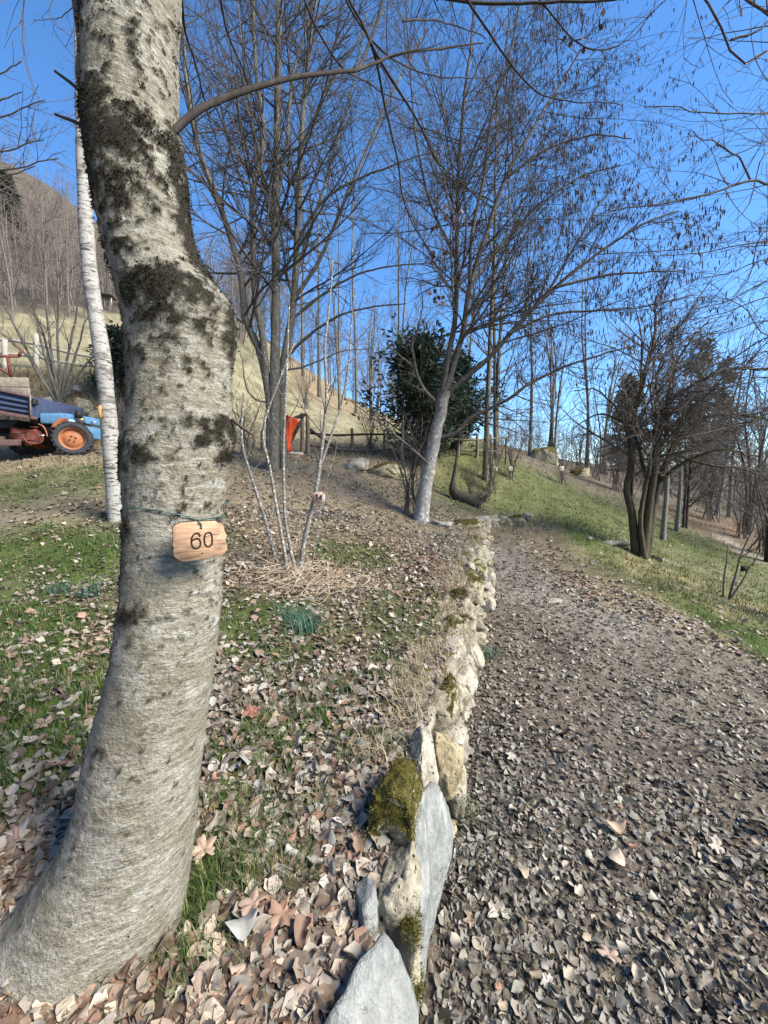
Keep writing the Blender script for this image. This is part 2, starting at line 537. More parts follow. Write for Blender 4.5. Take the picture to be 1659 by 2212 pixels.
# ------------------------------------------------------------------ ground sheet
def ground_color(x, y):
    n = fbm(xy0(x, y) * 1.1, 41, 4)[:, None]
    n2 = fbm(xy0(x, y) * 6.0, 43, 3)[:, None]
    r = np.hypot(x, y)
    th = np.degrees(np.arctan2(x, y))
    fr = np.clip((r - 2.2) / 2.0, 0, 1)[:, None]
    c = (np.array([0.145, 0.108, 0.076]) * (1 - fr) + np.array([0.245, 0.205, 0.135]) * fr) * (0.6 + 0.8 * n2)
    def lay(c, m, colr, k=0.8):
        m = np.clip(m, 0, 1)[:, None]
        return c * (1 - m) + np.array(colr) * (1 - k / 2 + k * n2) * m
    c = lay(c, path_mask(x, y) * (r < 3), (0.165, 0.135, 0.108)); c = lay(c, path_mask(x, y) * np.clip((r - 2.0) / 1.5, 0, 1), (0.19, 0.165, 0.13))
    pale = seg_dist(x, y, [pxg(1100, 1190, 5.3), pxg(1150, 1260, 4.4), pxg(1300, 1330, 3.7)])
    c = lay(c, 0.7 * np.clip(1.3 - pale / 0.5, 0, 1) * path_mask(x, y), (0.36, 0.315, 0.265))
    olive = np.clip((y - 6.3) / 1.5, 0, 1) * np.clip((x - 0.2) / 1.2, 0, 1)
    c = lay(c, olive * 0.85, (0.17, 0.165, 0.08))
    c = lay(c, green_mask(x, y), (0.085, 0.125, 0.032))
    yel = blob(x, y, *pxg(1480, 1260, 4.9), 1.1, 0.9) * 0.9  # sunlit patch on the right slope, painted into the ground colour
    c = lay(c, yel * (0.3 + n[:, 0]), (0.27, 0.235, 0.115))
    bank = np.clip((r - 7.2) / 0.5, 0, 1) * np.clip((10.5 - r) / 0.7, 0, 1) * np.clip((-18 - th) / 4, 0, 1)
    c = lay(c, bank, (0.30, 0.235, 0.145))
    mead = np.clip((r - 10) / 2.5, 0, 1) * np.clip((-2.0 - th + n[:, 0] * 5) / 5, 0, 1)
    mt = fbm(xy0(x, y) * 3.0, 45, 4)[:, None]
    c = lay(c, mead, (0.29, 0.262, 0.158), 0.8)
    c = lay(c, mead * np.clip((mt[:, 0] - .5) * 6, 0, .8), (0.19, 0.17, 0.10), .8)
    rust = mead * np.clip((r - 20) / 5, 0, 1) * np.clip((th + 16) / 5, 0, 1)
    c = lay(c, rust * .7, (0.31, 0.22, 0.13), 0.7)
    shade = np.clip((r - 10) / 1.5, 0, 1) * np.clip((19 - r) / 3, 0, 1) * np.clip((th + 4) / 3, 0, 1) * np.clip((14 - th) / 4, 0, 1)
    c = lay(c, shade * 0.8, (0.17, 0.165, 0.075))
    wood = np.clip((r - 30 - 14 * n[:, 0]) / 3, 0, 1)
    c = lay(c, wood, (0.115, 0.098, 0.076))
    rt = np.clip((r - 11) / 2, 0, 1) * np.clip((th - 12) / 5, 0, 1)
    c = lay(c, rt, (0.155, 0.13, 0.095))
    br = blob(x, y, *pxg(1560, 1145, 10.5), 1.6, 1.6)
    c = lay(c, br * 0.7, (0.20, 0.135, 0.09))
    for line in ([pxg(620, 1030, 6.6), pxg(740, 1060, 6.2), pxg(860, 1085, 6.1)], [pxg(640, 985, 8.2), pxg(700, 1010, 7.5), pxg(790, 1035, 7.0)]):
        c = lay(c, 0.85 * np.clip(1.4 - seg_dist(x, y, line) / 0.2, 0, 1), (0.30, 0.225, 0.16))
    dirt = seg_dist(x, y, [pxg(1560, 1165, 9.3), pxg(1640, 1205, 8.0)])
    c = lay(c, 0.9 * np.clip(1.5 - dirt / 0.22, 0, 1), (0.34, 0.29, 0.235))
    return np.clip(c, 0.01, 0.9)

th = np.concatenate([np.radians(np.linspace(-180, -66, 34, endpoint=False)), np.radians(np.linspace(-66, 66, 340)), np.radians(np.linspace(66, 180, 35)[1:-1])])
rr = np.concatenate([[0.02], np.geomspace(0.15, 260, 175)])
TH, RR = np.meshgrid(th, rr)
GX, GY = (RR * np.sin(TH)).ravel(), (RR * np.cos(TH)).ravel()
GZ = gz(GX, GY)
nt, nr = len(th), len(rr)
ii = np.arange(nr - 1)[:, None] * nt; jj = np.arange(nt)[None]; j2 = (jj + 1) % nt
GF = np.stack([ii + jj, ii + nt + jj, ii + nt + j2, ii + j2], -1).reshape(-1, 4)[:, ::-1]
b = NB('ground', 0.95, 0.1)
c = b.attr("col", "Color")
co = b.coord()
n1 = b.noise(co, 14, 6, 0.7); n2 = b.noise(co, 90, 4, 0.7)
sp = b.ramp(b.vor(co, 28), [(0.08, 1.0), (0.3, 0.0)])
c = b.mix(1.0, c, b.ramp(n1, [(0.25, 0.45), (0.7, 1.25)]), 'MULTIPLY')
c = b.mix(0.8, c, b.ramp(n2, [(0.3, 0.4), (0.7, 1.4)]), 'MULTIPLY')
b.color(c); b.bump(b.math('ADD', n1, n2), 0.8, 0.03)
MAT['ground'] = b.m
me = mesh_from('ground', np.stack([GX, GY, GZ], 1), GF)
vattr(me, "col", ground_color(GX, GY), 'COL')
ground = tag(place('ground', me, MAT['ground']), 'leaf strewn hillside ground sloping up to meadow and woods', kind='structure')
# the trodden path is its own sheet a few millimetres over the ground
fc = GF[:, 0]
PX, PY = GX[GF].mean(1), GY[GF].mean(1)
sel = (path_mask(PX, PY) > 0.45) & (RR.ravel()[fc] < 8)
used, inv = np.unique(GF[sel], return_inverse=True)
pv = np.stack([GX[used], GY[used], GZ[used] + 0.004], 1)
me = mesh_from('path', pv, inv.reshape(-1, 4))
vattr(me, "col", ground_color(GX[used], GY[used]), 'COL')
path = tag(place('path', me, MAT['ground']), 'trodden earth path covered in small grey brown leaves', kind='structure')

# ------------------------------------------------------------------ stone wall
def stone_mat(name, dark, mid, light, holes=0.0, moss=0.0, streak=0.0):
    b = NB(name, 0.92, 0.2)
    co = b.coord()
    n1 = b.noise(co, 9, 6, 0.65, 0.4); n2 = b.noise(co, 45, 5, 0.7)
    c = b.ramp(n1, [(0.3, dark), (0.5, mid), (0.7, light)])
    c = b.mix(0.55, c, b.ramp(n2, [(0.3, 0.5), (0.65, 1.15)]), 'MULTIPLY')
    h = b.math('ADD', n1, n2)
    if streak:
        m = b.n("ShaderNodeMapping"); m.inputs["Rotation"].default_value = (0.5, 0.25, 0.12); m.inputs["Scale"].default_value = (26, 1.6, 9)
        b.link(co, m.inputs[0])
        sn = b.noise(m.outputs[0], 1.0, 5, 0.6, 0.2)
        c = b.mix(b.ramp(sn, [(0.56, 0.0), (0.66, streak)]), c, (0.40, 0.42, 0.40))
        c = b.mix(b.ramp(sn, [(0.28, streak * 0.8), (0.4, 0.0)]), c, (0.12, 0.14, 0.15))
    if holes:
        v = b.vor(co, 38)
        hm = b.math('MULTIPLY', b.ramp(v, [(0.12, 1.0), (0.24, 0.0)]), b.ramp(b.noise(co, 11, 2), [(0.47, 0.0), (0.56, holes)]))
        c = b.mix(hm, c, (0.03, 0.024, 0.017))
        h = b.math('SUBTRACT', h, b.math('MULTIPLY', hm, 1.5))
    if moss:
        g = b.n("ShaderNodeNewGeometry"); sx = b.n("ShaderNodeSeparateXYZ"); b.link(g.outputs["Normal"], sx.inputs[0])
        up = b.math('ADD', sx.outputs[2], b.math('MULTIPLY', b.math('SUBTRACT', n1, 0.5), 2.4))
        mm = b.ramp(up, [(1.0 - moss, 0.0), (1.15 - moss, 1.0)])
        mc = b.ramp(n2, [(0.3, (0.028, 0.026, 0.006)), (0.7, (0.115, 0.10, 0.022))])
        c = b.mix(mm, c, mc)
    b.color(c); b.bump(h, 0.9, 0.018)
    MAT[name] = b.m
stone_mat('stone_cream', (0.10, 0.085, 0.062), (0.265, 0.238, 0.172), (0.44, 0.405, 0.305), holes=1.0)
stone_mat('stone_pale', (0.14, 0.125, 0.095), (0.33, 0.30, 0.235), (0.52, 0.49, 0.40), holes=0.9)
stone_mat('stone_ochre', (0.13, 0.10, 0.058), (0.32, 0.26, 0.155), (0.45, 0.385, 0.25), holes=1.0)
stone_mat('stone_mossy', (0.15, 0.13, 0.09), (0.36, 0.32, 0.22), (0.5, 0.46, 0.34), holes=0.6, moss=0.62)
stone_mat('stone_overgrown', (0.15, 0.13, 0.09), (0.36, 0.32, 0.22), (0.5, 0.46, 0.34), holes=0.6, moss=1.0)
stone_mat('stone_rubble', (0.085, 0.075, 0.055), (0.23, 0.207, 0.15), (0.38, 0.35, 0.27), holes=1.0, moss=.1)
stone_mat('stone_slate', (0.135, 0.142, 0.133), (0.225, 0.232, 0.214), (0.32, 0.325, 0.30), streak=0.7)

wall = thing('stone_wall', (0.3, 2.0, 0.1), 'low dry stone wall of cream rubble and grey slabs beside the path', 'stone wall')
def slab(px_poly, thick, name, mat, seed, dirn):
    """an irregular slab from surveyed outline points (px, py, d); thickness along dirn"""
    q = np.array([P(*p) for p in px_poly])
    n = len(q)
    # densify the outline, roughen it
    m = 8
    out = np.concatenate([q[i] + (q[(i + 1) % n] - q[i]) * np.linspace(0, 1, m, endpoint=False)[:, None] for i in range(n)])
    c0 = out.mean(0)
    dirn = nrm(np.array(dirn, float))
    rings, w = [], [1.0, 1.02, 0.985, 0.9, 0.72, 0.5, 0.25]
    dep = [-1.0, -0.25, -0.05, 0.0, 0.012, 0.016, 0.018]
    for k_, (s_, dd) in enumerate(zip(w, dep)):
        v = c0 + (out - c0) * s_
        nz_ = (fbm(v * 14 + seed, seed, 4) - 0.5)[:, None]
        inpl = nrm(out - c0)
        v = v + inpl * nz_ * 0.022 * s_ - dirn * (dd * thick if dd < 0 else dd * 0.6) * 1.0 * -1
        v = v + dirn * (np.round(fbm(v * np.array([11, 4, 9]) + seed * 2, seed + 3, 3) * 5) / 5 * .6 + fbm(v * 16 + seed, seed + 4, 4) * .4 - 0.5)[:, None] * 0.055
        rings.append(v)
    N = len(out)
    V = np.concatenate(rings + [rings[-1].mean(0)[None]])
    F = np.concatenate([np.stack([k_ * N + np.arange(N), k_ * N + (np.arange(N) + 1) % N, (k_ + 1) * N + (np.arange(N) + 1) % N, (k_ + 1) * N + np.arange(N)], 1) for k_ in range(len(rings) - 1)])
    T = np.stack([(len(rings) - 1) * N + np.arange(N), (len(rings) - 1) * N + (np.arange(N) + 1) % N, np.full(N, len(V) - 1)], 1)
    o = add(name, V, [F, T], mat, wall)
    return o
def Z(px, py, z):
    """sight line cut at height z, as a survey triple (px, py, d)"""
    k = -math.sin(PITCH) - (py - CY) / FPX * math.cos(PITCH)
    return (px, py, (z - CAM_Z) / k)
# the two grey slabs and the boulders closest to the camera
slab([Z(660, 2260, 0.50), Z(735, 2140, 0.52), Z(775, 2065, 0.53), Z(828, 2008, 0.53), Z(862, 2045, 0.50), Z(888, 2110, 0.45), Z(905, 2180, 0.41), Z(905, 2260, 0.38), Z(850, 2480, 0.38), Z(690, 2480, 0.44)], 0.25, 'slab', MAT['stone_slate'], 11, (0.12, -0.05, 1)).__setitem__('label', 'broad pointed grey slab at the near end of the wall')
slab([Z(912, 1712, 0.44), Z(942, 1688, 0.42), Z(966, 1712, 0.32), Z(981, 1790, 0.22), Z(976, 1850, 0.17), Z(960, 1925, 0.10), Z(938, 2010, 0.07), Z(914, 2065, 0.06), Z(910, 2200, 0.04), Z(893, 2150, 0.22), Z(884, 2030, 0.34), Z(889, 1900, 0.41), Z(903, 1800, 0.43)], 0.10, 'slab', MAT['stone_slate'], 23, (0.75, -0.2, 0.55)).__setitem__('label', 'long thin grey slab leaning against the wall face')
nstone = 0
def put_stone(c, s, mat, seed, **kw):
    global nstone
    v, f = rock(c, s, seed, **kw)
    o = add('stone', v, f, mat, wall); nstone += 1
    return o
def at_z(px, py, z): return P(*Z(px, py, z))
put_stone(at_z(853, 1765, 0.475), (0.20, 0.30, 0.24), MAT['stone_overgrown'], 301, sub=4, rz=-0.25, tilt=(0.1, 0.25), rough=0.5)
put_stone(at_z(858, 1935, 0.40), (0.14, 0.24, 0.24), MAT['stone_cream'], 302, sub=4, rz=-0.1, rough=0.5)
put_stone(at_z(790, 1965, 0.45), (0.085, 0.12, 0.12), MAT['stone_slate'], 303, sub=3, rz=0.4)
put_stone(at_z(875, 2045, 0.36), (0.09, 0.16, 0.2), MAT['stone_mossy'], 304, sub=3)
put_stone(at_z(915, 1650, 0.42), (0.13, 0.22, 0.26), MAT['stone_pale'], 306, sub=4, rz=-0.2)
put_stone(at_z(960, 1640, 0.30), (0.17, 0.24, 0.30), MAT['stone_ochre'], 307, sub=4, rz=-0.2)
put_stone(at_z(975, 1700, 0.14), (0.14, 0.22, 0.24), MAT['stone_cream'], 308, sub=4, rz=-0.2)
cyc = ['stone_cream', 'stone_pale', 'stone_cream', 'stone_ochre', 'stone_cream', 'stone_pale', 'stone_cream', 'stone_pale']
yy = 1.52
k = 0
rs = np.random.default_rng(55)
while yy < 6.55:
    L = rs.uniform(0.11, 0.27)
    yc = yy + L / 2
    xw = float(wall_x(yc))
    dxdy = float(wall_x(yc + 0.1) - wall_x(yc - 0.1)) / 0.2
    rz = -math.atan(dxdy)
    zt = float(tpsT(np.array([xw - 0.1]), np.array([yc]))[0]); zb = float(tpsP(np.array([xw + 0.25]), np.array([yc]))[0])
    H = zt - zb + 0.05
    fade = np.clip((6.9 - yc) / 1.2, 0.25, 1)
    z0 = zb - 0.08
    rows = 3 if rs.random() < 0.6 else 4
    hs = rs.dirichlet(np.full(rows, 9.0)) * (zt - 0.005 - z0)
    for q in range(rows):
        h = hs[q]
        frac = (z0 + h / 2 - zb) / max(H, 0.1)
        jx = rs.uniform(-0.05, 0.035)
        mt = cyc[int(rs.integers(len(cyc)))]
        if q == rows - 1 and rs.random() < 0.3: mt = 'stone_mossy'
        jl = rs.uniform(-0.05, 0.05)
        put_stone((xw + 0.075 - 0.11 * frac + jx, yc + jl, z0 + h / 2), (rs.uniform(0.14, 0.22), L * rs.uniform(.8, 1.25), h * rs.uniform(.9, 1.3)), MAT[mt], 400 + k, rz=rz + rs.uniform(-0.15, 0.15), tilt=(rs.uniform(-0.12, 0.12), rs.uniform(-0.15, 0.1)), rough=0.6, fine=0.09, sub=4 if yc < 1.8 else (3 if yc < 4.2 else 2))
        k += 1; z0 += h
    if rs.random() < 0.22:      # small packing stones on top
        put_stone((xw - 0.06 + rs.uniform(-0.05, 0.05), yc + 0.05, zt + 0.02), (rs.uniform(0.09, 0.16), rs.uniform(0.09, 0.18), rs.uniform(0.07, 0.11)), MAT[['stone_mossy', 'stone_mossy', 'stone_pale'][int(rs.integers(3))]], 900 + k, sub=3); k += 1
    yy += L * 0.92
# the wall's far end turns right, half buried
for (px, py, d, s, mt) in [(1045, 1142, 6.3, 0.30, 'stone_pale'), (1062, 1136, 6.6, 0.26, 'stone_cream'), (1090, 1132, 6.8, 0.26, 'stone_cream'), (1115, 1128, 7.0, 0.24, 'stone_mossy'), (1138, 1122, 7.2, 0.22, 'stone_pale')]:
    g = on_ground(px, py, d)
    put_stone(g + [0, 0, 0.04], (s * 1.2, s, s * 0.9), MAT[mt], 1200 + px, rough=0.45)
# earth packed behind the stones
NYW = 420
ys = np.linspace(1.42, 6.75, NYW)
xw = wall_x(ys)
zt = tpsT(xw - .16, ys); zb = tpsP(xw + .25, ys)
NSW = 26
tt_ = np.linspace(0, 1, NSW)
sx = np.interp(tt_, [0, .3, .45, 1.0], [-.20, -.05, .02, .13]); sz = np.interp(tt_, [0, .3, .45, 1.0], [1.0, 1.0, .90, -.15])
V = np.stack([xw[:, None] + sx[None], np.repeat(ys[:, None], NSW, 1), zb[:, None] + (zt - zb)[:, None] * sz[None] + .01 * (sz[None] > .95) - .05 * (tt_[None] < .02)], -1)
nn_ = np.array([.75, -.1, .65])
cell = fbm(V * np.array([9, 9, 9]), 77, 4) - .5
crack = np.abs(fbm(V * np.array([6, 6, 8]) + 5, 79, 3) - .5)
V = V + nn_ * (cell * .14 + (fbm(V * 40, 83, 3) - .5) * .03 - np.clip(.06 - crack, 0, 1) * .9)[..., None]
i_ = np.arange(NYW - 1)[:, None] * NSW; j_ = np.arange(NSW - 1)[None]
F = np.stack([i_ + j_, i_ + NSW + j_, i_ + NSW + 1 + j_, i_ + 1 + j_], -1).reshape(-1, 4)[:, ::-1]
add('rubble_face', V.reshape(-1, 3), F, MAT['stone_rubble'], wall)['label'] = 'rough cream rubble face of the wall'

# loose rocks
def lone_rock(px, py, d, s, mat, seed, label, sink=0.3, rz=0.0, cat='rock', sub=3):
    g = on_ground(px, py, d)
    v, f = rock(g + [0, 0, s[2] * (0.5 - sink)], s, seed, sub=sub, rz=rz, rough=0.45)
    return tag(add('rock', v, f, mat), label, cat)
lone_rock(835, 1012, 7.8, (0.8, 0.6, 0.42), MAT['stone_mossy'], 71, 'dark mossy boulder in front of the rail fence', 0.35)
lone_rock(765, 1008, 7.8, (0.55, 0.5, 0.3), MAT['stone_pale'], 72, 'pale rounded rock left of the mossy boulder', 0.4)
lone_rock(1010, 1150, 5.9, (0.5, 0.35, 0.14), MAT['stone_mossy'], 73, 'flat moss covered rock on top of the wall near its far end', 0.3)
lone_rock(955, 1135, 5.7, (0.3, 0.25, 0.1), MAT['stone_pale'], 74, 'flat pale stone at the foot of the leaning pale trunk', 0.35)
lone_rock(1318, 1183, 6.1, (0.30, 0.16, 0.09), MAT['stone_pale'], 75, 'flat white stone left of the dark clump tree', 0.3, 0.2)
lone_rock(1345, 1180, 6.2, (0.28, 0.2, 0.12), MAT['stone_ochre'], 76, 'tan stone between white stone and clump tree', 0.35)
lone_rock(1425, 1188, 6.1, (0.22, 0.18, 0.12), MAT['stone_mossy'], 77, 'small yellow mossy stone right of the clump tree', 0.35)
lone_rock(1180, 1000, 14.0, (1.2, 0.9, 0.8), MAT['stone_mossy'], 78, 'mossy boulder on the crest of the slope', 0.35)
lone_rock(1255, 1025, 13.0, (0.7, 0.6, 0.5), MAT['stone_mossy'], 79, 'smaller mossy boulder right of the crest boulder', 0.35)
lone_rock(148, 838, 8.8, (0.55, 0.4, 0.3), MAT['stone_slate'], 80, 'grey flat rock on the bank above the tractor hood', 0.2)
lone_rock(235, 905, 8.4, (0.6, 0.5, 0.7), MAT['stone_mossy'], 81, 'mossy rock at the bank foot behind the birch', 0.35)
lone_rock(110, 880, 8.4, (0.5, 0.4, 0.45), MAT['stone_pale'], 82, 'pale bank rock above the blue tractor hood', 0.35)
lone_rock(180, 870, 8.5, (0.5, 0.4, 0.5), MAT['stone_cream'], 83, 'cream bank rock behind the air filter', 0.35)
lone_rock(1195, 1288, 3.95, (0.22, 0.14, 0.03), MAT['stone_pale'], 84, 'thin flat pale stone lying in the path', 0.3)

# ------------------------------------------------------------------ the big tree in front
EDGE = np.array([(-1900, 262, 352), (-900, 215, 385), (-260, 195, 395), (-100, 180, 394), (0, 172, 392), (100, 170, 386), (200, 168, 385), (260, 168, 386), (300, 172, 394), (350, 180, 402), (400, 188, 407), (450, 196, 411), (500, 206, 418), (550, 217, 432), (600, 233, 462), (640, 246, 496),
                 (680, 256, 512), (720, 263, 514), (760, 266, 507), (800, 269, 502), (850, 270, 501), (900, 267, 504), (950, 259, 507), (1000, 257, 499), (1050, 260, 493), (1100, 262, 490), (1200, 264, 488), (1300, 250, 484),
                 (1400, 232, 476), (1500, 202, 464), (1600, 172, 449), (1700, 150, 437), (1800, 128, 428), (1900, 84, 418), (1960, 40, 412), (2000, 0, 410), (2100, -90, 412), (2200, -160, 420), (2300, -220, 430)], float)
TD = 0.97
def trunk_cr(py):
    l = np.arctan((np.interp(py, EDGE[:, 0], EDGE[:, 1]) + 3 - CX) / FPX); r = np.arctan((np.interp(py, EDGE[:, 0], EDGE[:, 2]) - 3 - CX) / FPX)
    tc, al = (l + r) / 2, (r - l) / 2
    return CX + FPX * np.tan(tc), TD / np.cos(tc) * np.sin(al)
def trunk_pt(py, ang, extra=0.0):
    """ang: 0 = right, -90 = towards the camera"""
    c, r = trunk_cr(py)
    base = np.stack(np.broadcast_arrays((c - CX) / FPX * TD, TD + 0 * py, -(py - CY) / FPX * TD), -1)
    rad = r + extra
    # roots spread at the foot
    fl = np.clip((py - 1680) / 450, 0, 1.35) ** 2
    lob = 0.05 * np.cos(3 * ang + 0.6) + 0.035 * np.cos(5 * ang + 2.0)
    root = 1.9 * fl * np.clip(np.cos(ang - math.radians(212)), 0, 1) ** 2
    rad = rad * (1 + fl * lob + root)
    fwd = rad * np.sin(ang)
    # at the foot only left outline widens; keep depth rounder
    rmax = 0.165 + 0.03 * fl
    fwd = np.where(py > 1600, np.minimum(rad, rmax + 0.55 * np.maximum(rad - rmax, 0)) * np.sin(ang), fwd)
    q = base[..., 0:1] * RT + base[..., 1:2] * FW + base[..., 2:3] * UP
    return CAMP + q + (rad * np.cos(ang))[..., None] * RT + fwd[..., None] * np.array([0, 1.0, 0])
NA, NP = 128, 430
py = np.concatenate([np.linspace(-1900, -260, 50, endpoint=False), np.linspace(-260, 2300, 380)]); an = np.linspace(0, 2 * math.pi, NA, endpoint=False)
PYg, ANg = np.meshgrid(py, an, indexing='ij')
V = trunk_pt(PYg.ravel(), ANg.ravel())
nrml = np.cos(ANg.ravel())[:, None] * RT + np.sin(ANg.ravel())[:, None] * np.array([0, 1.0, 0])
coarse = fbm(V * np.array([9, 9, 5]), 61, 3) - 0.5
ridge = fbm(V * np.array([22, 22, 110]), 63, 3) - 0.5
fineb = fbm(V * 160, 67, 2) - 0.5
def moss_at(pyv, a, Vp):
    """how mossy the bark is: patches seen in the photograph, broken up by noise"""
    pxv = trunk_cr(pyv)[0] + np.cos(a) * trunk_cr(pyv)[1] * FPX / TD
    front = np.sin(a) < 0.25
    m = np.zeros_like(pyv)
    for (cx, cy, rx, ry, s) in [(240, 320, 80, 100, 1.0), (310, 350, 90, 90, .75), (260, 420, 90, 90, .7), (350, 440, 80, 120, .5), (215, 250, 30, 40, .6), (300, 480, 90, 120, .42), (240, 590, 40, 60, .7), (330, 590, 50, 40, .5), (405, 655, 105, 40, 1.0), (430, 700, 80, 60, .65), (350, 690, 60, 50, .6),
                                (345, 800, 90, 110, .34), (430, 790, 40, 40, .55), (300, 985, 60, 45, .85), (370, 990, 30, 35, .6), (455, 940, 50, 40, .6), (325, 1140, 40, 35, .6), (295, 1220, 35, 35, .6), (330, 1310, 80, 40, .5),
                                (270, 780, 25, 120, .5), (270, 1380, 40, 25, .35), (280, 1580, 60, 40, .3), (220, 60, 30, 90, .75), (350, 150, 120, 200, .22)]:
        m = np.maximum(m, s * np.clip(1.35 - np.hypot((pxv - cx) / rx, (pyv - cy) / ry), 0, 1) * front)
    # a mossy strip down the right edge and the left edge
    ca = np.cos(a)
    m = np.maximum(m, np.clip((ca - 0.84) / 0.12, 0, 1) * (0.9 * np.clip((pyv - 260) / 60, 0, 1) * np.clip((640 - pyv) / 40, 0, 1) + 0.55 * (pyv > 640) * (pyv < 800) + 0.6 * (pyv > 900) * (pyv < 1000)))
    m = np.maximum(m, np.clip((-ca - 0.86) / 0.1, 0, 1) * 0.8 * np.clip((1150 - pyv) / 80, 0, 1))
    n = fbm(Vp * 45, 71, 3)
    n2 = fbm(Vp * 120, 73, 2)
    return np.clip((m + (n - 0.5) * 1.5 + (n2 - 0.5) * 0.7 - 0.30) * 3.0, 0, 1) * (m > 0.02) + np.clip((n * 0.6 + n2 * 0.6 - 0.755 - 0.03 * (pyv > 1100) - 0.03 * (pyv > 1500)) * 14, 0, 1)
moss = np.clip(moss_at(PYg.ravel(), ANg.ravel(), V), 0, 1)
V2 = V + nrml * (coarse * 0.016 + ridge * 0.0026 + fineb * 0.0026 + moss * 0.005)[:, None]
i_ = np.arange(NP - 1)[:, None] * NA; j_ = np.arange(NA)[None]; jn = (j_ + 1) % NA
F = np.stack([i_ + j_, i_ + jn, i_ + NA + jn, i_ + NA + j_], -1).reshape(-1, 4)[:, ::-1]
b = NB('front_bark', 0.9, 0.2)
co = b.coord((1, 1, 1)); cs = b.coord((1, 1, 3.4))
n1 = b.noise(cs, 19, 7, 0.72, 0.1); n2 = b.noise(co, 7, 4, 0.6, 0.3); n3 = b.noise(co, 130, 4, 0.7); n4 = b.noise(cs, 30, 5, 0.65)
c = b.ramp(n1, [(0.28, (0.125, 0.11, 0.075)), (0.46, (0.265, 0.245, 0.19)), (0.60, (0.375, 0.355, 0.295)), (0.74, (0.48, 0.465, 0.41))])
c = b.mix(b.ramp(n2, [(0.38, 0.5), (0.58, 0.0)]), c, (0.18, 0.155, 0.10))
c = b.mix(b.ramp(n4, [(0.62, 0.0), (0.70, 0.75)]), c, (0.55, 0.55, 0.52))
c = b.mix(b.ramp(b.noise(cs, 7, 5, 0.6), [(0.61, 0.0), (0.70, 0.5)]), c, (0.50, 0.51, 0.48))
c = b.mix(b.ramp(n4, [(0.28, 0.7), (0.40, 0.0)]), c, (0.07, 0.062, 0.042))
c = b.mix(0.75, c, b.ramp(n3, [(0.3, 0.5), (0.65, 1.2)]), 'MULTIPLY')
dn = b.noise(co, 6, 3, 0.6)
dots = b.math('MULTIPLY', b.ramp(b.vor(co, 42), [(0.24, 1.0), (0.34, 0.0)]), b.ramp(dn, [(0.43, 0.0), (0.58, 0.9)]))
dots = b.math('MULTIPLY', dots, b.attr("dots"))
c = b.mix(dots, c, (0.02, 0.018, 0.012))
mm = b.attr("moss")
c = b.mix(mm, c, b.ramp(n3, [(0.3, (0.010, 0.009, 0.006)), (0.6, (0.032, 0.027, 0.015)), (0.8, (0.07, 0.058, 0.034))]))
b.color(c); b.bump(b.math('ADD', b.math('MULTIPLY', n1, 0.9), b.math('ADD', n3, n4)), 0.9, 0.009)
MAT['front_bark'] = b.m
base = P(300, 2000, TD)
ftree = thing('tree', (base[0], base[1], gz(base[0], base[1])[0]), 'large mossy grey trunk at the near left carrying board 60', 'tree')
me = mesh_from('trunk', V2, F); vattr(me, "moss", moss); vattr(me, "dots", np.interp(PYg.ravel(), [-260, 700, 1100, 1600, 2300], [1, 1, .7, .45, .3]))
place('trunk', me, MAT['front_bark'], ftree)

# moss cushions standing off the bark
rm = np.random.default_rng(12)
cand_py = rm.uniform(-60, 1900, 30000); cand_a = rm.uniform(-math.pi, 0.35, 30000)
Vc = trunk_pt(cand_py, cand_a)
mv = moss_at(cand_py, cand_a, Vc)
keep = mv > rm.uniform(0.35, 1.0, 30000)
cand_py, cand_a, Vc, mv = cand_py[keep], cand_a[keep], Vc[keep], mv[keep]
def tuft_mesh(centers, normals, per, length, width, spread, r_, col_a, col_b, up=0.0):
    n = len(centers) * per
    c = np.repeat(centers, per, 0) + r_.normal(size=(n, 3)) * spread
    nn = np.repeat(normals, per, 0)
    d = nrm(nn + r_.normal(size=(n, 3)) * 0.55 + np.array([0, 0, up]))
    L = length * r_.uniform(0.5, 1.2, n)[:, None]
    sd = nrm(np.cross(d, r_.normal(size=(n, 3)))) * width
    v = np.stack([c - sd - nn * 0.002, c + sd - nn * 0.002, c + d * L + sd * 0.15], 1).reshape(-1, 3)
    f = np.arange(n * 3).reshape(-1, 3)
    t = r_.random((n, 1))
    cc = np.repeat(np.array(col_a) * (1 - t) + np.array(col_b) * t, 3, 0)
    return v, f, cc
nr_ = np.cos(cand_a)[:, None] * RT + np.sin(cand_a)[:, None] * np.array([0, 1.0, 0])
v, f, cc = tuft_mesh(Vc, nr_, 5, 0.0042, 0.0018, 0.004, rm, (0.012, 0.010, 0.006), (0.05, 0.042, 0.020), -0.1)
me = mesh_from('moss', v, f, False); vattr(me, 'col', cc, 'COL')
o = place('moss', me, MAT['plain_col'], ftree); o['kind'] = 'stuff'

def surf(px, py, off=0.004):
    """point of the trunk's bark seen along a sight line"""
    c, r = trunk_cr(float(py))
    ca = np.clip((px - c) / FPX * TD / r, -1, 1)
    a = -math.acos(ca)
    dd = TD + r * math.sin(a)
    # a nearer point on the same sight line
    ca2 = np.clip(((px - CX) / FPX * dd - (c - CX) / FPX * TD) / r, -1, 1)
    a = -math.acos(ca2)
    pyq = CY + (py - CY) * (TD + r * math.sin(a)) / TD
    return trunk_pt(np.array([pyq]), np.array([a]), off)[0], a

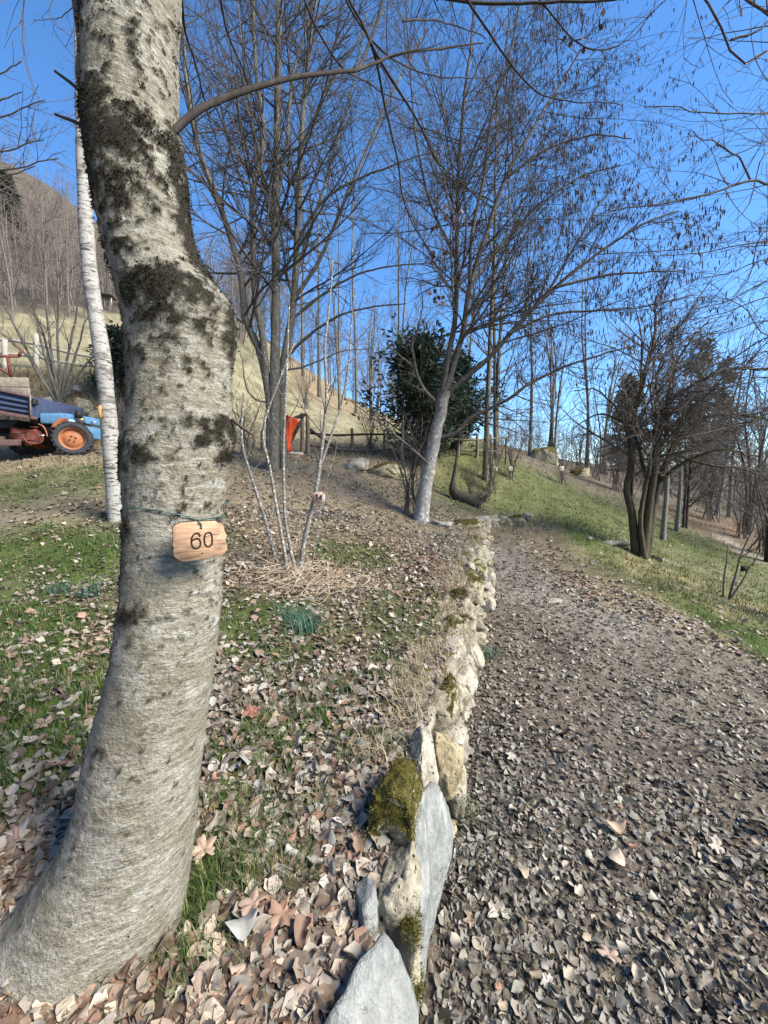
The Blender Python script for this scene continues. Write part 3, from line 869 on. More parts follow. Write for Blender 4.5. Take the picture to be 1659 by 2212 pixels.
# ------------------------------------------------------------------ board 60 on its wire
b = NB('board_wood', 0.7, 0.3)
co = b.coord((1, 1, 7)); n1 = b.noise(co, 25, 6, 0.65, 0.6); n2 = b.noise(b.coord(), 18, 4)
c = b.ramp(n1, [(0.3, (0.17, 0.095, 0.055)), (0.5, (0.36, 0.22, 0.13)), (0.7, (0.46, 0.31, 0.20))])
c = b.mix(b.ramp(n2, [(0.55, 0.0), (0.68, 0.65)]), c, (0.17, 0.115, 0.085))
b.color(c); b.bump(n1, 0.3, 0.002)
MAT['board_wood'] = b.m
MAT['char'] = simple('char', (0.03, 0.022, 0.018), (0.012, 0.01, 0.009), 60, 0.8, 0.2, 0.3)
MAT['ink'] = simple('ink', (0.014, 0.011, 0.010), (0.008, 0.007, 0.006), 60, 0.7, 0.2)
MAT['green_wire'] = simple('green_wire', (0.03, 0.085, 0.06), (0.02, 0.06, 0.045), 80, 0.45, 0.5)

def board(name, center, xa, za, na, outline, thick, parent=None, label=None, rootlabel=None):
    """a slice of wood: pale face, charred rim. outline in metres in the (xa, za) plane"""
    root = thing(name, center, rootlabel, 'sign')
    n = len(outline); ol = np.array(outline)
    front = center + ol[:, :1] * xa + ol[:, 1:] * za
    back = front - na * thick
    inner = center + (ol * 0.985)[:, :1] * xa + (ol * 0.985)[:, 1:] * za + na * 0.0012
    F = np.stack([np.arange(n), np.arange(n) + n, (np.arange(n) + 1) % n + n, (np.arange(n) + 1) % n], 1)
    add('board_rim', np.concatenate([front, back]), [F, (np.arange(n) + n)[None, ::-1]], MAT['char'], root, False)
    F2 = np.stack([np.arange(n), (np.arange(n) + 1) % n, (np.arange(n) + 1) % n + n, np.arange(n) + n], 1)
    add('board_face', np.concatenate([front, inner]), [F2, (np.arange(n) + n)[None]], MAT['board_wood'], root, False)
    return root
def ribbon(line, w, center, xa, za, na, off=0.0018):
    """a burnt-in stroke: flat band with a little relief"""
    l = np.array(line); t = np.gradient(l, axis=0); t = nrm(t); nn = np.stack([-t[:, 1], t[:, 0]], 1)
    wv = np.broadcast_to(np.asarray(w), (len(l),))[:, None]
    def W(q, o): return center + q[:, :1] * xa + q[:, 1:] * za + na * o
    L_, R_, M_ = W(l + nn * wv, off), W(l - nn * wv, off), W(l, off - 0.0004)
    m = len(l); V = np.concatenate([L_, M_, R_])
    i = np.arange(m - 1)
    F = np.concatenate([np.stack([i, i + 1, i + 1 + m, i + m], 1), np.stack([i + m, i + 1 + m, i + 1 + 2 * m, i + 2 * m], 1)])
    return V, [F[:, ::-1]]
def ell(cx, cy, rx, ry, a0, a1, n=28):
    t = np.radians(np.linspace(a0, a1, n)); return np.stack([cx + rx * np.cos(t), cy + ry * np.sin(t)], 1)

BC = P(433, 1168, 0.842)
rot = math.radians(32)
xa = np.array([math.cos(rot), math.sin(rot), 0.0]); na = np.array([math.sin(rot), -math.cos(rot), 0.0]) ; za = np.array([0, 0, 1.0])
za = nrm(za + na * 0.02); 
u = 0.0992 * 0.842 / FPX          # one survey crop pixel in metres
ox, oy = 818, 1270
out60 = [(340, 945), (385, 900), (440, 868), (470, 848), (600, 846), (740, 842), (860, 850), (1000, 848), (1105, 852), (1130, 885), (1190, 915), (1240, 945), (1258, 1010), (1268, 1090), (1290, 1160), (1312, 1190), (1300, 1240), (1282, 1300), (1296, 1370), (1305, 1450), (1300, 1530), (1262, 1600), (1215, 1640), (1000, 1665), (700, 1695), (510, 1700), (430, 1660), (370, 1600), (335, 1540), (335, 1440), (345, 1380), (325, 1310), (330, 1240), (345, 1170), (335, 1080), (338, 1000)]
ol = [((x - ox) * u * 1.10, -(y - oy) * u) for x, y in out60][::-1]
s60 = board('number_board', BC, xa, za, na, ol, 0.017, rootlabel='wooden board numbered 60 wired to the large near trunk')
def cp(pts): return [((x - ox) * u * 1.10, -(y - oy) * u) for x, y in pts]
six = smooth_line(np.array([(*p, 0) for p in cp([(808, 1185), (800, 1130), (770, 1100), (735, 1100), (695, 1130), (665, 1190), (655, 1270), (660, 1350), (685, 1410), (735, 1432), (785, 1410), (812, 1350), (812, 1285), (790, 1230), (750, 1215), (705, 1228), (668, 1258)])]), 70)[:, :2]
zero = smooth_line(np.array([(*p, 0) for p in cp([(958, 1100), (915, 1120), (890, 1190), (885, 1270), (895, 1350), (925, 1405), (960, 1415), (1005, 1390), (1025, 1320), (1028, 1230), (1020, 1150), (995, 1110), (958, 1100)])]), 60)[:, :2]
for nm, ln in (('digit_six', six), ('digit_zero', zero)):
    add(nm, *ribbon(ln, 17 * u, BC, xa, za, na), MAT['ink'], s60, False)
for ln in ([(1040, 1140), (1155, 1165), (1060, 1245)], [(905, 1190), (1000, 1165), (1060, 1180), (1120, 1150)]):
    add('scratch', *ribbon(np.array(cp(ln)), 3.5 * u, BC, xa, za, na), MAT['ink'], s60, False)
for (x, y, r_) in ((838, 995, 20), (838, 1545, 17)):
    q = np.array(cp([(x, y)]))[0]
    t = np.linspace(0, 2 * math.pi, 13)[:-1]
    V = BC + (q[0] + r_ * u * np.cos(t))[:, None] * xa + (q[1] + r_ * u * np.sin(t))[:, None] * za + na * 0.0019
    add('nail_hole', V, np.arange(12)[None], MAT['ink'], s60, False)
# wire: round the trunk, down to the board's hole
q = np.array(cp([(838, 995)]))[0]; hole = BC + q[0] * xa + q[1] * za + na * 0.003
q2 = np.array(cp([(800, 825)]))[0]; knot = BC + q2[0] * xa + q2[1] * za - na * 0.004
wl = [surf(x, y, 0.004)[0] for x, y in ((264, 1083), (300, 1087), (340, 1092), (380, 1104), (410, 1118))]
wr = [surf(x, y, 0.004)[0] for x, y in ((450, 1114), (468, 1103), (486, 1088))]
backc = [trunk_pt(np.array([1086.0]), np.array([a]), 0.006)[0] for a in (0.4, 1.2, 2.0, 2.8)]
loop = smooth_line(np.array(wl + [knot] + wr + backc + [wl[0]]), 140)
wire = thing('wire', knot, 'thin green wire tied round the large near trunk above board 60', 'wire')
add('wire_loop', *tube(loop, 0.0016, 6), MAT['green_wire'], wire)
add('wire_hanger', *tube(np.array([knot + za * 0.001, knot + na * 0.008 - za * 0.003, hole + za * 0.008, hole]), 0.0014, 6, 12), MAT['green_wire'], wire)

# ------------------------------------------------------------------ bare trees
def lens(Pn): return np.linalg.norm(np.diff(Pn, axis=1), axis=2).sum(1)

def grow(Pn, R, dens, t0, t1, Lf, Lr, ang, up, wig, N, r_, rr=0.55, rmin=0.0015, flat=0.0, bias=None, tip=0.25, Lmax=9.0, taper=0.55):
    """children along every polyline of (Pn,R). dens = children per metre, Lf = length as share of the parent, Lr = random spread"""
    B, n, _ = Pn.shape
    L = lens(Pn)
    cnt = r_.poisson(np.maximum(dens * L * (t1 - t0), 0.0))
    idx = np.repeat(np.arange(B), cnt)
    m = len(idx)
    if m == 0: return np.zeros((0, N, 3)), np.zeros((0, N))
    t = r_.uniform(t0, t1, m)
    x = t * (n - 1); i = np.minimum(x.astype(int), n - 2); f = (x - i)[:, None]
    p = Pn[idx, i] * (1 - f) + Pn[idx, i + 1] * f
    T = nrm(Pn[idx, i + 1] - Pn[idx, i])
    rp = R[idx, i] * (1 - f[:, 0]) + R[idx, i + 1] * f[:, 0]
    q = r_.normal(size=(m, 3)); q[:, 2] *= (1 - flat)
    if bias is not None: q = q + np.asarray(bias)
    q = q - (q * T).sum(1, keepdims=True) * T
    q = nrm(q)
    a = np.radians(ang[0] + ang[1] * r_.normal(size=m))[:, None]
    d = nrm(np.cos(a) * T + np.sin(a) * q)
    Lc = np.minimum(Lf * L[idx] * (1 - taper * t) * np.exp(Lr * r_.normal(size=m)), Lmax)
    step = (Lc / (N - 1))[:, None]
    out = np.empty((m, N, 3)); out[:, 0] = p
    upv = np.array([0, 0, up])
    for k in range(1, N):
        d = nrm(d + r_.normal(size=(m, 3)) * wig + upv / (N - 1))
        out[:, k] = out[:, k - 1] + d * step
    r0 = np.minimum(rp * rr, 0.004 + Lc * 0.014)
    r0 = np.maximum(r0, rmin)
    Rc = r0[:, None] * np.linspace(1, tip, N)[None]
    Rc = np.maximum(Rc, rmin * 0.7)
    return out, Rc

def stems(lines, N=26, wob=0.0, r_=rng):
    Ps, Rs = [], []
    for pts, r0, r1 in lines:
        l = smooth_line(pts, N)
        if wob: l = l + np.cumsum(r_.normal(size=l.shape) * wob, 0) * np.linspace(0, 1, N)[:, None]
        Ps.append(l); Rs.append(r0 + (r1 - r0) * np.linspace(0, 1, N) ** 0.8)
    return np.array(Ps), np.array(Rs)

def tree_obj(name, base, label, trunk_parts, crown_parts, mt, mc, group=None, cat='tree', trunk_name='trunk', crown_name='crown'):
    t = thing(name, base, label, cat, group)
    if trunk_parts:
        add(trunk_name, *merge(trunk_parts), mt, t)
    if crown_parts:
        o = add(crown_name, *merge(crown_parts), mc, t)
    return t

def crown_levels(Pn, R, levels, r_):
    """levels: list of dict for grow(); returns merged tubes of all levels and the last level"""
    parts = []; cur = (Pn, R); hist = [cur]
    for lv in levels:
        lv = dict(lv); k = lv.pop('k', 3); src = lv.pop('src', -1)
        q, rr_ = grow(*hist[src], r_=r_, **lv)
        hist.append((q, rr_))
        if len(q): parts.append(tubes(q, rr_, k))
    return parts, hist

# --- branches of the big front tree that cross the sky
r2 = np.random.default_rng(21)
fb = [([(375, 283, .97), (430, 235, 1.0), (500, 205, 1.05), (560, 185, 1.1), (640, 165, 1.18), (700, 157, 1.25), (775, 148, 1.35), (835, 120, 1.45), (880, 108, 1.5), (960, 98, 1.6), (1040, 88, 1.7)], .0092, .0028),
      ([(775, 150, 1.35), (800, 95, 1.45), (825, 30, 1.5), (845, -60, 1.55)], .007, .005),
      ([(803, 98, 1.45), (780, 40, 1.5), (755, -20, 1.5), (740, -80, 1.5)], .006, .004),
      ([(803, 98, 1.45), (815, 140, 1.5), (830, 220, 1.6), (845, 280, 1.65), (862, 350, 1.7), (870, 420, 1.75), (890, 480, 1.8), (930, 545, 1.9), (975, 600, 2.0), (1010, 650, 2.1)], .0055, .0022),
      ([(803, 98, 1.45), (832, 150, 1.5), (870, 210, 1.6), (905, 270, 1.7), (935, 340, 1.8), (965, 372, 1.9), (1000, 402, 2.0), (1060, 450, 2.1), (1100, 470, 2.1)], .006, .002),
      ([(985, -60, 1.6), (1010, 0, 1.65), (1050, 60, 1.75), (1090, 120, 1.8), (1150, 190, 1.9), (1210, 215, 2.0), (1330, 226, 2.1), (1345, 245, 2.15)], .006, .002),
      ([(640, -60, 1.5), (665, 20, 1.5), (700, 90, 1.55), (745, 150, 1.6), (790, 175, 1.7), (850, 210, 1.8), (920, 235, 1.9)], .005, .002),
      ([(720, -60, 1.7), (770, 40, 1.7), (830, 110, 1.75), (900, 150, 1.9), (980, 170, 2.0), (1070, 160, 2.1)], .005, .002),
      ([(870, 45, 1.5), (930, 40, 1.6), (985, 50, 1.7), (1040, 75, 1.8)], .004, .002),
      ([(1140, -30, 1.8), (1200, 40, 1.85), (1235, 85, 1.9), (1285, 112, 1.95), (1350, 95, 2.0), (1385, 55, 2.0)], .0042, .002),
      ([(1238, 88, 1.9), (1270, 78, 1.9), (1300, 40, 1.9)], .003, .0018),
      ([(940, -8, 1.7), (1050, 6, 1.75), (1200, 2, 1.8), (1365, -6, 1.85)], .007, .005),
      ([(390, -40, 1.1), (400, 60, 1.2), (425, 130, 1.35), (450, 230, 1.5), (470, 300, 1.7)], .004, .002),
      ([(470, -40, 1.3), (490, 60, 1.4), (530, 160, 1.5), (560, 260, 1.7), (570, 340, 1.8)], .004, .002)]
fb += [([(300, -700, .97), (420, -520, 1.1), (620, -330, 1.35), (845, -60, 1.55)], .02, .006),
       ([(300, -900, .97), (450, -600, 1.1), (600, -300, 1.4), (640, -60, 1.5)], .02, .005), ([(300, -900, .97), (520, -560, 1.2), (680, -260, 1.6), (720, -60, 1.7)], .02, .005),
       ([(300, -1100, .97), (600, -700, 1.2), (880, -300, 1.5), (985, -60, 1.6)], .024, .006), ([(300, -1200, .97), (700, -800, 1.3), (1000, -350, 1.7), (1140, -30, 1.8)], .026, .005),
       ([(300, -800, .97), (560, -500, 1.2), (800, -180, 1.6), (940, -8, 1.7)], .02, .007), ([(300, -500, .97), (350, -250, 1.02), (390, -40, 1.1)], .012, .004), ([(300, -600, .97), (400, -300, 1.15), (470, -40, 1.3)], .014, .004),
       ([(300, -600, .97), (200, -400, 1.2), (120, -120, 1.6)], .014, .004), ([(300, -1600, .97), (320, -2100, 1.0), (380, -2700, 1.1)], .05, .02), ([(300, -1500, .97), (100, -1900, 1.2), (-60, -2300, 1.5)], .035, .012), ([(300, -1300, .97), (500, -1700, 1.3), (800, -2000, 1.8)], .035, .012)]
fb = [(PL(a), r0, r1) for a, r0, r1 in fb]
SP, SR = stems(fb, 30, 0.0025, r2)
parts = [tubes(SP, SR, 7)]
pp, hist = crown_levels(SP, SR, [dict(dens=5, t0=.3, t1=1, Lf=.32, Lr=.5, ang=(45, 18), up=-.1, wig=.10, N=7, rr=.5, rmin=.0014, k=4),
                                 dict(dens=7, t0=.2, t1=1, Lf=.4, Lr=.4, ang=(45, 15), up=.1, wig=.12, N=4, rr=.6, rmin=.0010)], r2)
add('branch', *merge(parts + pp), MAT['branch_dark'], ftree)['label'] = 'bare branches reaching over the sky from the near trunk'
# dead stubs on its left
for a in ([(185, 215, .98), (160, 185, .98), (118, 153, .98)], [(185, 275, .97), (160, 262, .97), (118, 246, .96)], [(500, 905, .97), (525, 925, .98), (548, 940, .99)]):
    add('dead_stub', *tube(PL(a), [.0052, .003], 7, 8), MAT['bark_dark'], ftree)
# grey side stem behind, top left
v, f = tube(PL([(200, 1150, 1.14), (205, 700, 1.12), (190, 320, 1.09), (173, 165, 1.08), (178, 90, 1.07), (165, -40, 1.06), (150, -200, 1.05)]), [.012, .012, .013, .016, .024, .03, .03], 12, 30)

# --- hanging leaves still on the twigs
def leafblob(c, n, s, r_):
    c0 = c + r_.normal(size=(n, 3)) * s * 0.7
    d = nrm(r_.normal(size=(n, 3)) + np.array([0, 0, -1.0])); sd = nrm(np.cross(d, r_.normal(size=(n, 3)))) * s * 0.35
    v = np.stack([c0, c0 + d * s * .5 + sd, c0 + d * s, c0 + d * s * .5 - sd], 1).reshape(-1, 3)
    return v, [np.arange(n * 4).reshape(-1, 4)]
lv = [leafblob(P(*q), 5, .035, r2) for q in [(970, 462, 1.95), (943, 555, 1.95), (941, 628, 2.0), (938, 640, 2.0), (1000, 452, 2.0), (1010, 480, 2.0), (966, 470, 1.95), (1290, 30, 1.9), (1240, 90, 1.9)]]
add('withered_leaves', *merge(lv), simple('withered', (0.14, 0.075, 0.045), (0.06, 0.03, 0.02), 40), ftree, False)

# --- birch on the left
r3 = np.random.default_rng(33)
bl = PL([(254, 1135, 4.1), (247, 1060, 4.1), (238, 950, 4.08), (230, 860, 4.05), (222, 780, 4.0), (208, 690, 4.0), (196, 610, 4.0), (188, 520, 4.0), (183, 430, 4.0), (178, 300, 4.0), (172, 100, 4.05), (165, -150, 4.1), (160, -700, 4.2), (170, -1200, 4.3)])
b = NB('birch_bark', 0.75, 0.3)
co = b.coord((1, 1, 5)); n1 = b.noise(co, 10, 5, 0.6, 0.4); n2 = b.noise(b.coord(), 60, 4); n3 = b.noise(b.coord((1, 1, 1.6)), 5, 4, .6, .5)
c = b.ramp(n2, [(0.3, (0.20, 0.19, 0.17)), (0.7, (0.37, 0.36, 0.33))])
c = b.mix(b.ramp(n1, [(0.55, 0.0), (0.61, 1.0)]), c, (0.06, 0.052, 0.045))
c = b.mix(b.ramp(n3, [(0.56, 0.0), (0.64, 0.9)]), c, (0.12, 0.105, 0.09))
b.color(c); b.bump(n1, 0.4, 0.006)
MAT['birch_bark'] = b.m
l = smooth_line(bl, 150)
rad = np.interp(np.linspace(0, 1, 150), [0, .1, .25, .5, 1], [.085, .075, .07, .035, .008]) * (1 + .1 * (fbm(l * 7, 5, 3) - .5) * 2)
q, rr_ = grow(l[None], rad[None], 4.0, .5, 1, .12, .3, (40, 12), .4, .1, 8, r3, rr=.35, rmin=.003)
q2, rr2 = grow(q, rr_, 7, .2, 1, .35, .4, (40, 15), -.4, .12, 5, r3, rmin=.0022)
tree_obj('birch_tree', l[0], 'slim white birch trunk with black scars beside the tractor', [tubes(l[None], rad[None], 20)], [tubes(q, rr_, 4), tubes(q2, rr2, 3)], MAT['birch_bark'], MAT['twig_brown'])
# thin wire round the birch with a round wooden tag
wc = P(231, 868, 4.05); tt = np.linspace(0, 2 * math.pi, 25)
wv = wc + np.stack([np.cos(tt) * .083, np.sin(tt) * .083, -.01 * np.cos(tt)], 1)
bt = thing('name_tag', P(212, 889, 3.97), 'small round orange brown wooden tag wired on the birch', 'sign')
t12 = np.linspace(0, 2 * math.pi, 19)[:-1]
tagc = P(214, 890, 3.97)
ring = np.stack([np.cos(t12) * .045 * (1 + .1 * np.sin(3 * t12)), 0 * t12, np.sin(t12) * .07], 1)
V = np.concatenate([tagc + ring @ np.array([[.35, -.9, 0], [.9, .35, 0], [0, 0, 1]]), tagc + (ring + [0, .02, 0]) @ np.array([[.35, -.9, 0], [.9, .35, 0], [0, 0, 1]])])
F = np.stack([np.arange(18), (np.arange(18) + 1) % 18, (np.arange(18) + 1) % 18 + 18, np.arange(18) + 18], 1)
add('disc', V, [F, np.arange(18)[None, ::-1], (np.arange(18) + 18)[None]], simple('tag_wood', (0.5, 0.27, 0.1), (0.3, 0.15, 0.06), 30), bt, False)
add('tie_wire', *tube(wv, .003, 5), MAT['green_wire'], bt)

# --- tall tree group behind, left of centre (tree A)
ra = np.random.default_rng(41)
A = [([(583, 1030, 7), (584, 900, 7), (577, 830, 7), (556, 745, 7), (528, 690, 6.9), (521, 600, 6.8), (500, 520, 6.7), (470, 430, 6.6), (432, 330, 6.5), (410, 230, 6.4), (396, 120, 6.4), (385, -60, 6.4)], .125, .03),
     ([(590, 1030, 7), (592, 900, 7), (596, 700, 7), (597, 500, 7), (600, 350, 7), (603, 200, 7), (607, 0, 7), (612, -240, 7)], .15, .05),
     ([(612, 1030, 7.2), (608, 900, 7.1), (612, 780, 7.1), (628, 690, 7.2), (636, 600, 7.2), (640, 450, 7.2), (650, 250, 7.2), (662, 100, 7.2), (668, -150, 7.2)], .12, .04),
     ([(577, 835, 7), (566, 720, 6.9), (552, 650, 6.8), (548, 550, 6.8), (546, 420, 6.8), (572, 300, 6.8), (556, 150, 6.8), (548, 0, 6.8), (545, -150, 6.8)], .09, .03),
     ([(597, 500, 7), (575, 420, 7), (548, 300, 6.9), (530, 150, 6.8), (515, 0, 6.8)], .05, .02),
     ([(600, 420, 7), (620, 300, 7), (635, 150, 7), (700, -50, 7)], .05, .02),
     ([(632, 650, 7.2), (690, 560, 7.1), (745, 430, 7), (800, 300, 7), (850, 190, 7), (920, 60, 7)], .055, .018),
     ([(636, 600, 7.2), (675, 480, 7.4), (720, 330, 7.5), (760, 170, 7.6), (790, 0, 7.6)], .05, .018),
     ([(612, 780, 7.1), (650, 740, 6.9), (720, 690, 6.7), (800, 660, 6.5), (880, 650, 6.4)], .045, .012),
     ([(630, 690, 7.2), (690, 640, 7.2), (770, 590, 7.2), (850, 570, 7.2), (930, 560, 7.2)], .045, .012),
     ([(585, 870, 7), (552, 862, 6.9), (530, 830, 6.9), (520, 760, 6.9)], .03, .012),
     ([(640, 520, 7.2), (700, 430, 7.0), (780, 380, 6.9), (870, 350, 6.8), (950, 330, 6.8)], .045, .012),
     ([(597, 560, 7), (560, 480, 7.2), (500, 330, 7.4), (470, 180, 7.5), (440, 20, 7.6)], .04, .014),
     ([(645, 330, 7.2), (700, 210, 7.2), (770, 100, 7.2), (860, 0, 7.2)], .045, .014),
     ([(612, 800, 7.1), (660, 790, 7.2), (730, 760, 7.3), (800, 750, 7.4)], .03, .01)]
A = [(PL(a), r0, r1) for a, r0, r1 in A]
SP, SR = stems(A, 30, 0.008, ra)
SR = SR * .74
pp, hist = crown_levels(SP, SR, [dict(dens=6.6, t0=.30, t1=1, Lf=.32, Lr=.4, ang=(58, 14), up=.25, wig=.07, N=10, rr=.40, rmin=.0028, flat=.3, k=4, Lmax=2.2),
                                 dict(dens=7, t0=.12, t1=1, Lf=.46, Lr=.4, ang=(40, 14), up=.25, wig=.09, N=6, rr=.6, rmin=.0021, flat=.35, k=3, Lmax=1.0),
                                 dict(dens=8.5, t0=.1, t1=1, Lf=.5, Lr=.4, ang=(40, 14), up=.15, wig=.1, N=3, rr=.7, rmin=.0017, k=3, Lmax=.45)], ra)
treeA = tree_obj('tree', SP[1][0], 'tall many stemmed bare tree left of centre behind board 14', [tubes(SP, SR, 9)], pp, MAT['bark_grey'], MAT['twig'])

# --- the leaning pale trunk with catkins (tree B)
rb = np.random.default_rng(43)
Bt = [([(908, 1135, 5.8), (914, 1085, 5.8), (921, 1040, 5.8), (931, 980, 5.8), (945, 905, 5.8), (958, 850, 5.8)], .150, .098),
      ([(953, 870, 5.8), (966, 780, 5.8), (984, 680, 5.85), (986, 560, 5.9), (990, 400, 6.0), (1001, 250, 6.0), (1018, 100, 6.0), (1030, -80, 6.0)], .065, .02),
      ([(956, 865, 5.8), (985, 770, 5.8), (1002, 710, 5.75), (1014, 620, 5.7), (1052, 500, 5.7), (1092, 385, 5.7), (1140, 300, 5.7), (1200, 200, 5.8), (1255, 110, 5.9)], .072, .016),
      ([(960, 855, 5.8), (1010, 812, 5.7), (1060, 770, 5.6), (1120, 700, 5.5), (1200, 620, 5.4), (1300, 540, 5.3), (1400, 480, 5.2), (1480, 450, 5.2)], .06, .014),
      ([(943, 948, 5.8), (985, 935, 5.7), (1012, 905, 5.65), (1050, 885, 5.6), (1100, 858, 5.5), (1150, 822, 5.5), (1250, 780, 5.4), (1380, 745, 5.3)], .05, .012),
      ([(950, 875, 5.8), (915, 842, 5.6), (895, 800, 5.5), (872, 776, 5.4), (835, 745, 5.3)], .045, .012),
      ([(930, 1008, 5.75), (885, 962, 5.5), (830, 912, 5.3), (792, 880, 5.2), (765, 850, 5.1)], .028, .008),
      ([(1060, 770, 5.6), (1130, 690, 5.7), (1180, 630, 5.7), (1240, 530, 5.7), (1290, 450, 5.7), (1335, 400, 5.7)], .04, .012),
      ([(900, 805, 5.5), (890, 745, 5.4), (905, 705, 5.4), (915, 660, 5.4), (908, 600, 5.4)], .022, .008),
      ([(1014, 620, 5.7), (1020, 500, 5.6), (1045, 380, 5.6), (1060, 250, 5.6), (1100, 120, 5.6), (1130, 0, 5.6)], .04, .012),
      ([(1092, 385, 5.7), (1180, 320, 5.7), (1270, 290, 5.7), (1350, 290, 5.7)], .03, .01),
      ([(1200, 620, 5.4), (1290, 600, 5.4), (1390, 590, 5.4), (1480, 590, 5.4)], .03, .01),
      ([(1020, 610, 5.7), (1090, 520, 6.0), (1160, 440, 6.2), (1250, 370, 6.3), (1340, 340, 6.3)], .04, .012),
      ([(1100, 720, 5.5), (1190, 680, 5.5), (1290, 670, 5.5), (1400, 660, 5.5), (1500, 640, 5.5)], .03, .01),
      ([(986, 560, 5.9), (930, 440, 6.0), (900, 300, 6.0), (890, 150, 6.0), (880, 0, 6.0)], .035, .012),
      ([(990, 420, 6), (1050, 280, 6.1), (1110, 180, 6.2), (1170, 60, 6.2)], .03, .01)]
Bt = [(PL(a), r0, r1) for a, r0, r1 in Bt]
SP, SR = stems(Bt, 30, 0.007, rb)
SR[1:] *= .76
pp, hist = crown_levels(SP[1:], SR[1:], [dict(dens=8.5, t0=.14, t1=1, Lf=.40, Lr=.35, ang=(52, 15), up=.02, wig=.08, N=10, rr=.40, rmin=.0026, flat=.3, k=4, Lmax=2.0),
                                 dict(dens=8, t0=.12, t1=1, Lf=.46, Lr=.35, ang=(46, 14), up=.0, wig=.1, N=6, rr=.6, rmin=.0024, flat=.3, k=3, Lmax=.8),
                                 dict(dens=13, t0=.1, t1=1, Lf=.48, Lr=.4, ang=(42, 14), up=-.1, wig=.12, N=3, rr=.7, rmin=.0018, k=3, Lmax=.35)], rb)
bt_lines = smooth_line(SP[0], 60)
brad = np.interp(np.linspace(0, 1, 60), [0, .06, .2, 1], [.145, .118, .105, .085]) * (1 + .16 * (fbm(bt_lines * 6, 15, 3) - .5))
treeB = tree_obj('tree', SP[0][0], 'leaning pale trunk tree with hanging catkins right of the yew', None, pp, None, MAT['twig'])
me = mesh_from('trunk', *merge([tubes(bt_lines[None], brad[None], 20), tubes(SP[1:], SR[1:], 8)]))
vattr(me, 'pale', np.concatenate([np.repeat(np.clip(1.5 - np.linspace(0, 1, 60) * 1.2, 0, 1), 20), np.repeat(np.clip((SR[1:].ravel() - .05) / .03, 0, .5), 8)]))
place('trunk', me, MAT['bark_blend'], treeB)
# catkins hang from the outer twigs
tips = np.concatenate([hist[3][0][:, -1], hist[2][0][:, -1]])
px_ = tips[:, 0] / np.maximum(tips[:, 1], .1)
keep = (tips[:, 0] > 1.3 + .25 * rb.normal(size=len(tips))) & (rb.random(len(tips)) < np.clip((tips[:, 0] - 1.0) / 4.0, .02, .4)) & (tips[:, 2] > 2.9)
tp = tips[keep]
print("catkins", len(tp))
cv, cf = [], []
def catkins(tp, r_, s=1.0):
    m = len(tp)
    reps = 2
    tp = np.repeat(tp, reps, 0) + r_.normal(size=(m * reps, 3)) * np.array([.018, .018, .006])
    m = len(tp)
    L = r_.uniform(.04, .085, m) * s
    d = nrm(np.stack([r_.normal(size=m) * .12, r_.normal(size=m) * .12, -np.ones(m)], 1))
    pts = tp[:, None] + d[:, None] * (np.linspace(0, 1, 4)[None, :, None] * L[:, None, None])
    R = np.array([.003, .0065, .006, .0025])[None] * np.ones((m, 1)) * s
    return tubes(pts, R, 3)
o = add('catkins', *catkins(tp, rb), simple('catkin', (0.10, 0.066, 0.045), (0.05, 0.033, 0.024), 60, 0.85), treeB)
o['kind'] = 'stuff'

# --- hazel shrub with board 14
rh = np.random.default_rng(47)
H = [([(612, 1250, 3.4), (592, 1190, 3.4), (570, 1110, 3.4), (548, 1040, 3.4), (532, 985, 3.4), (524, 930, 3.4), (530, 850, 3.4)], .021, .008),
     ([(624, 1250, 3.4), (607, 1150, 3.35), (594, 1080, 3.35), (582, 1010, 3.3), (568, 930, 3.3), (600, 830, 3.3), (640, 740, 3.3)], .018, .006),
     ([(642, 1252, 3.4), (626, 1180, 3.4), (614, 1110, 3.4), (610, 1000, 3.4), (612, 880, 3.4), (618, 760, 3.4), (622, 640, 3.4)], .018, .006),
     ([(648, 1252, 3.45), (655, 1180, 3.45), (668, 1120, 3.45), (682, 1060, 3.45), (690, 1010, 3.45), (700, 930, 3.45), (706, 850, 3.45), (703, 760, 3.45), (712, 650, 3.45), (720, 560, 3.45)], .026, .006),
     ([(690, 1010, 3.45), (712, 950, 3.45), (735, 885, 3.5), (752, 800, 3.5), (760, 700, 3.5), (768, 620, 3.5)], .014, .005),
     ([(655, 1240, 3.5), (640, 1130, 3.6), (632, 1080, 3.6), (640, 1000, 3.6)], .007, .003),
     ([(672, 1240, 3.4), (682, 1170, 3.35), (690, 1110, 3.3), (706, 1040, 3.3), (728, 960, 3.3)], .006, .003),
     ([(706, 850, 3.45), (740, 800, 3.4), (790, 745, 3.4), (820, 700, 3.4)], .008, .003),
     ([(524, 940, 3.4), (500, 890, 3.4), (520, 820, 3.4)], .007, .003)]
H = [(PL(a), r0, r1) for a, r0, r1 in H]
SP, SR = stems(H, 30, 0.003, rh)
pp, hist = crown_levels(SP, SR, [dict(dens=2.6, t0=.35, t1=1, Lf=.28, Lr=.4, ang=(38, 12), up=.3, wig=.1, N=8, rr=.45, rmin=.0022, k=4),
                                 dict(dens=6, t0=.15, t1=1, Lf=.4, Lr=.4, ang=(42, 14), up=.1, wig=.12, N=4, rr=.6, rmin=.0015, k=3)], rh)
hz = thing('hazel_shrub', on_ground(640, 1245, 3.42), 'lichen spotted multi stemmed hazel shrub carrying board 14', 'shrub')
for i in range(len(SP)):
    add('stem', *tubes(SP[i:i + 1], SR[i:i + 1], 9), MAT['bark_lichen'], hz)
add('twigs', *merge(pp), MAT['twig_grey'], hz)
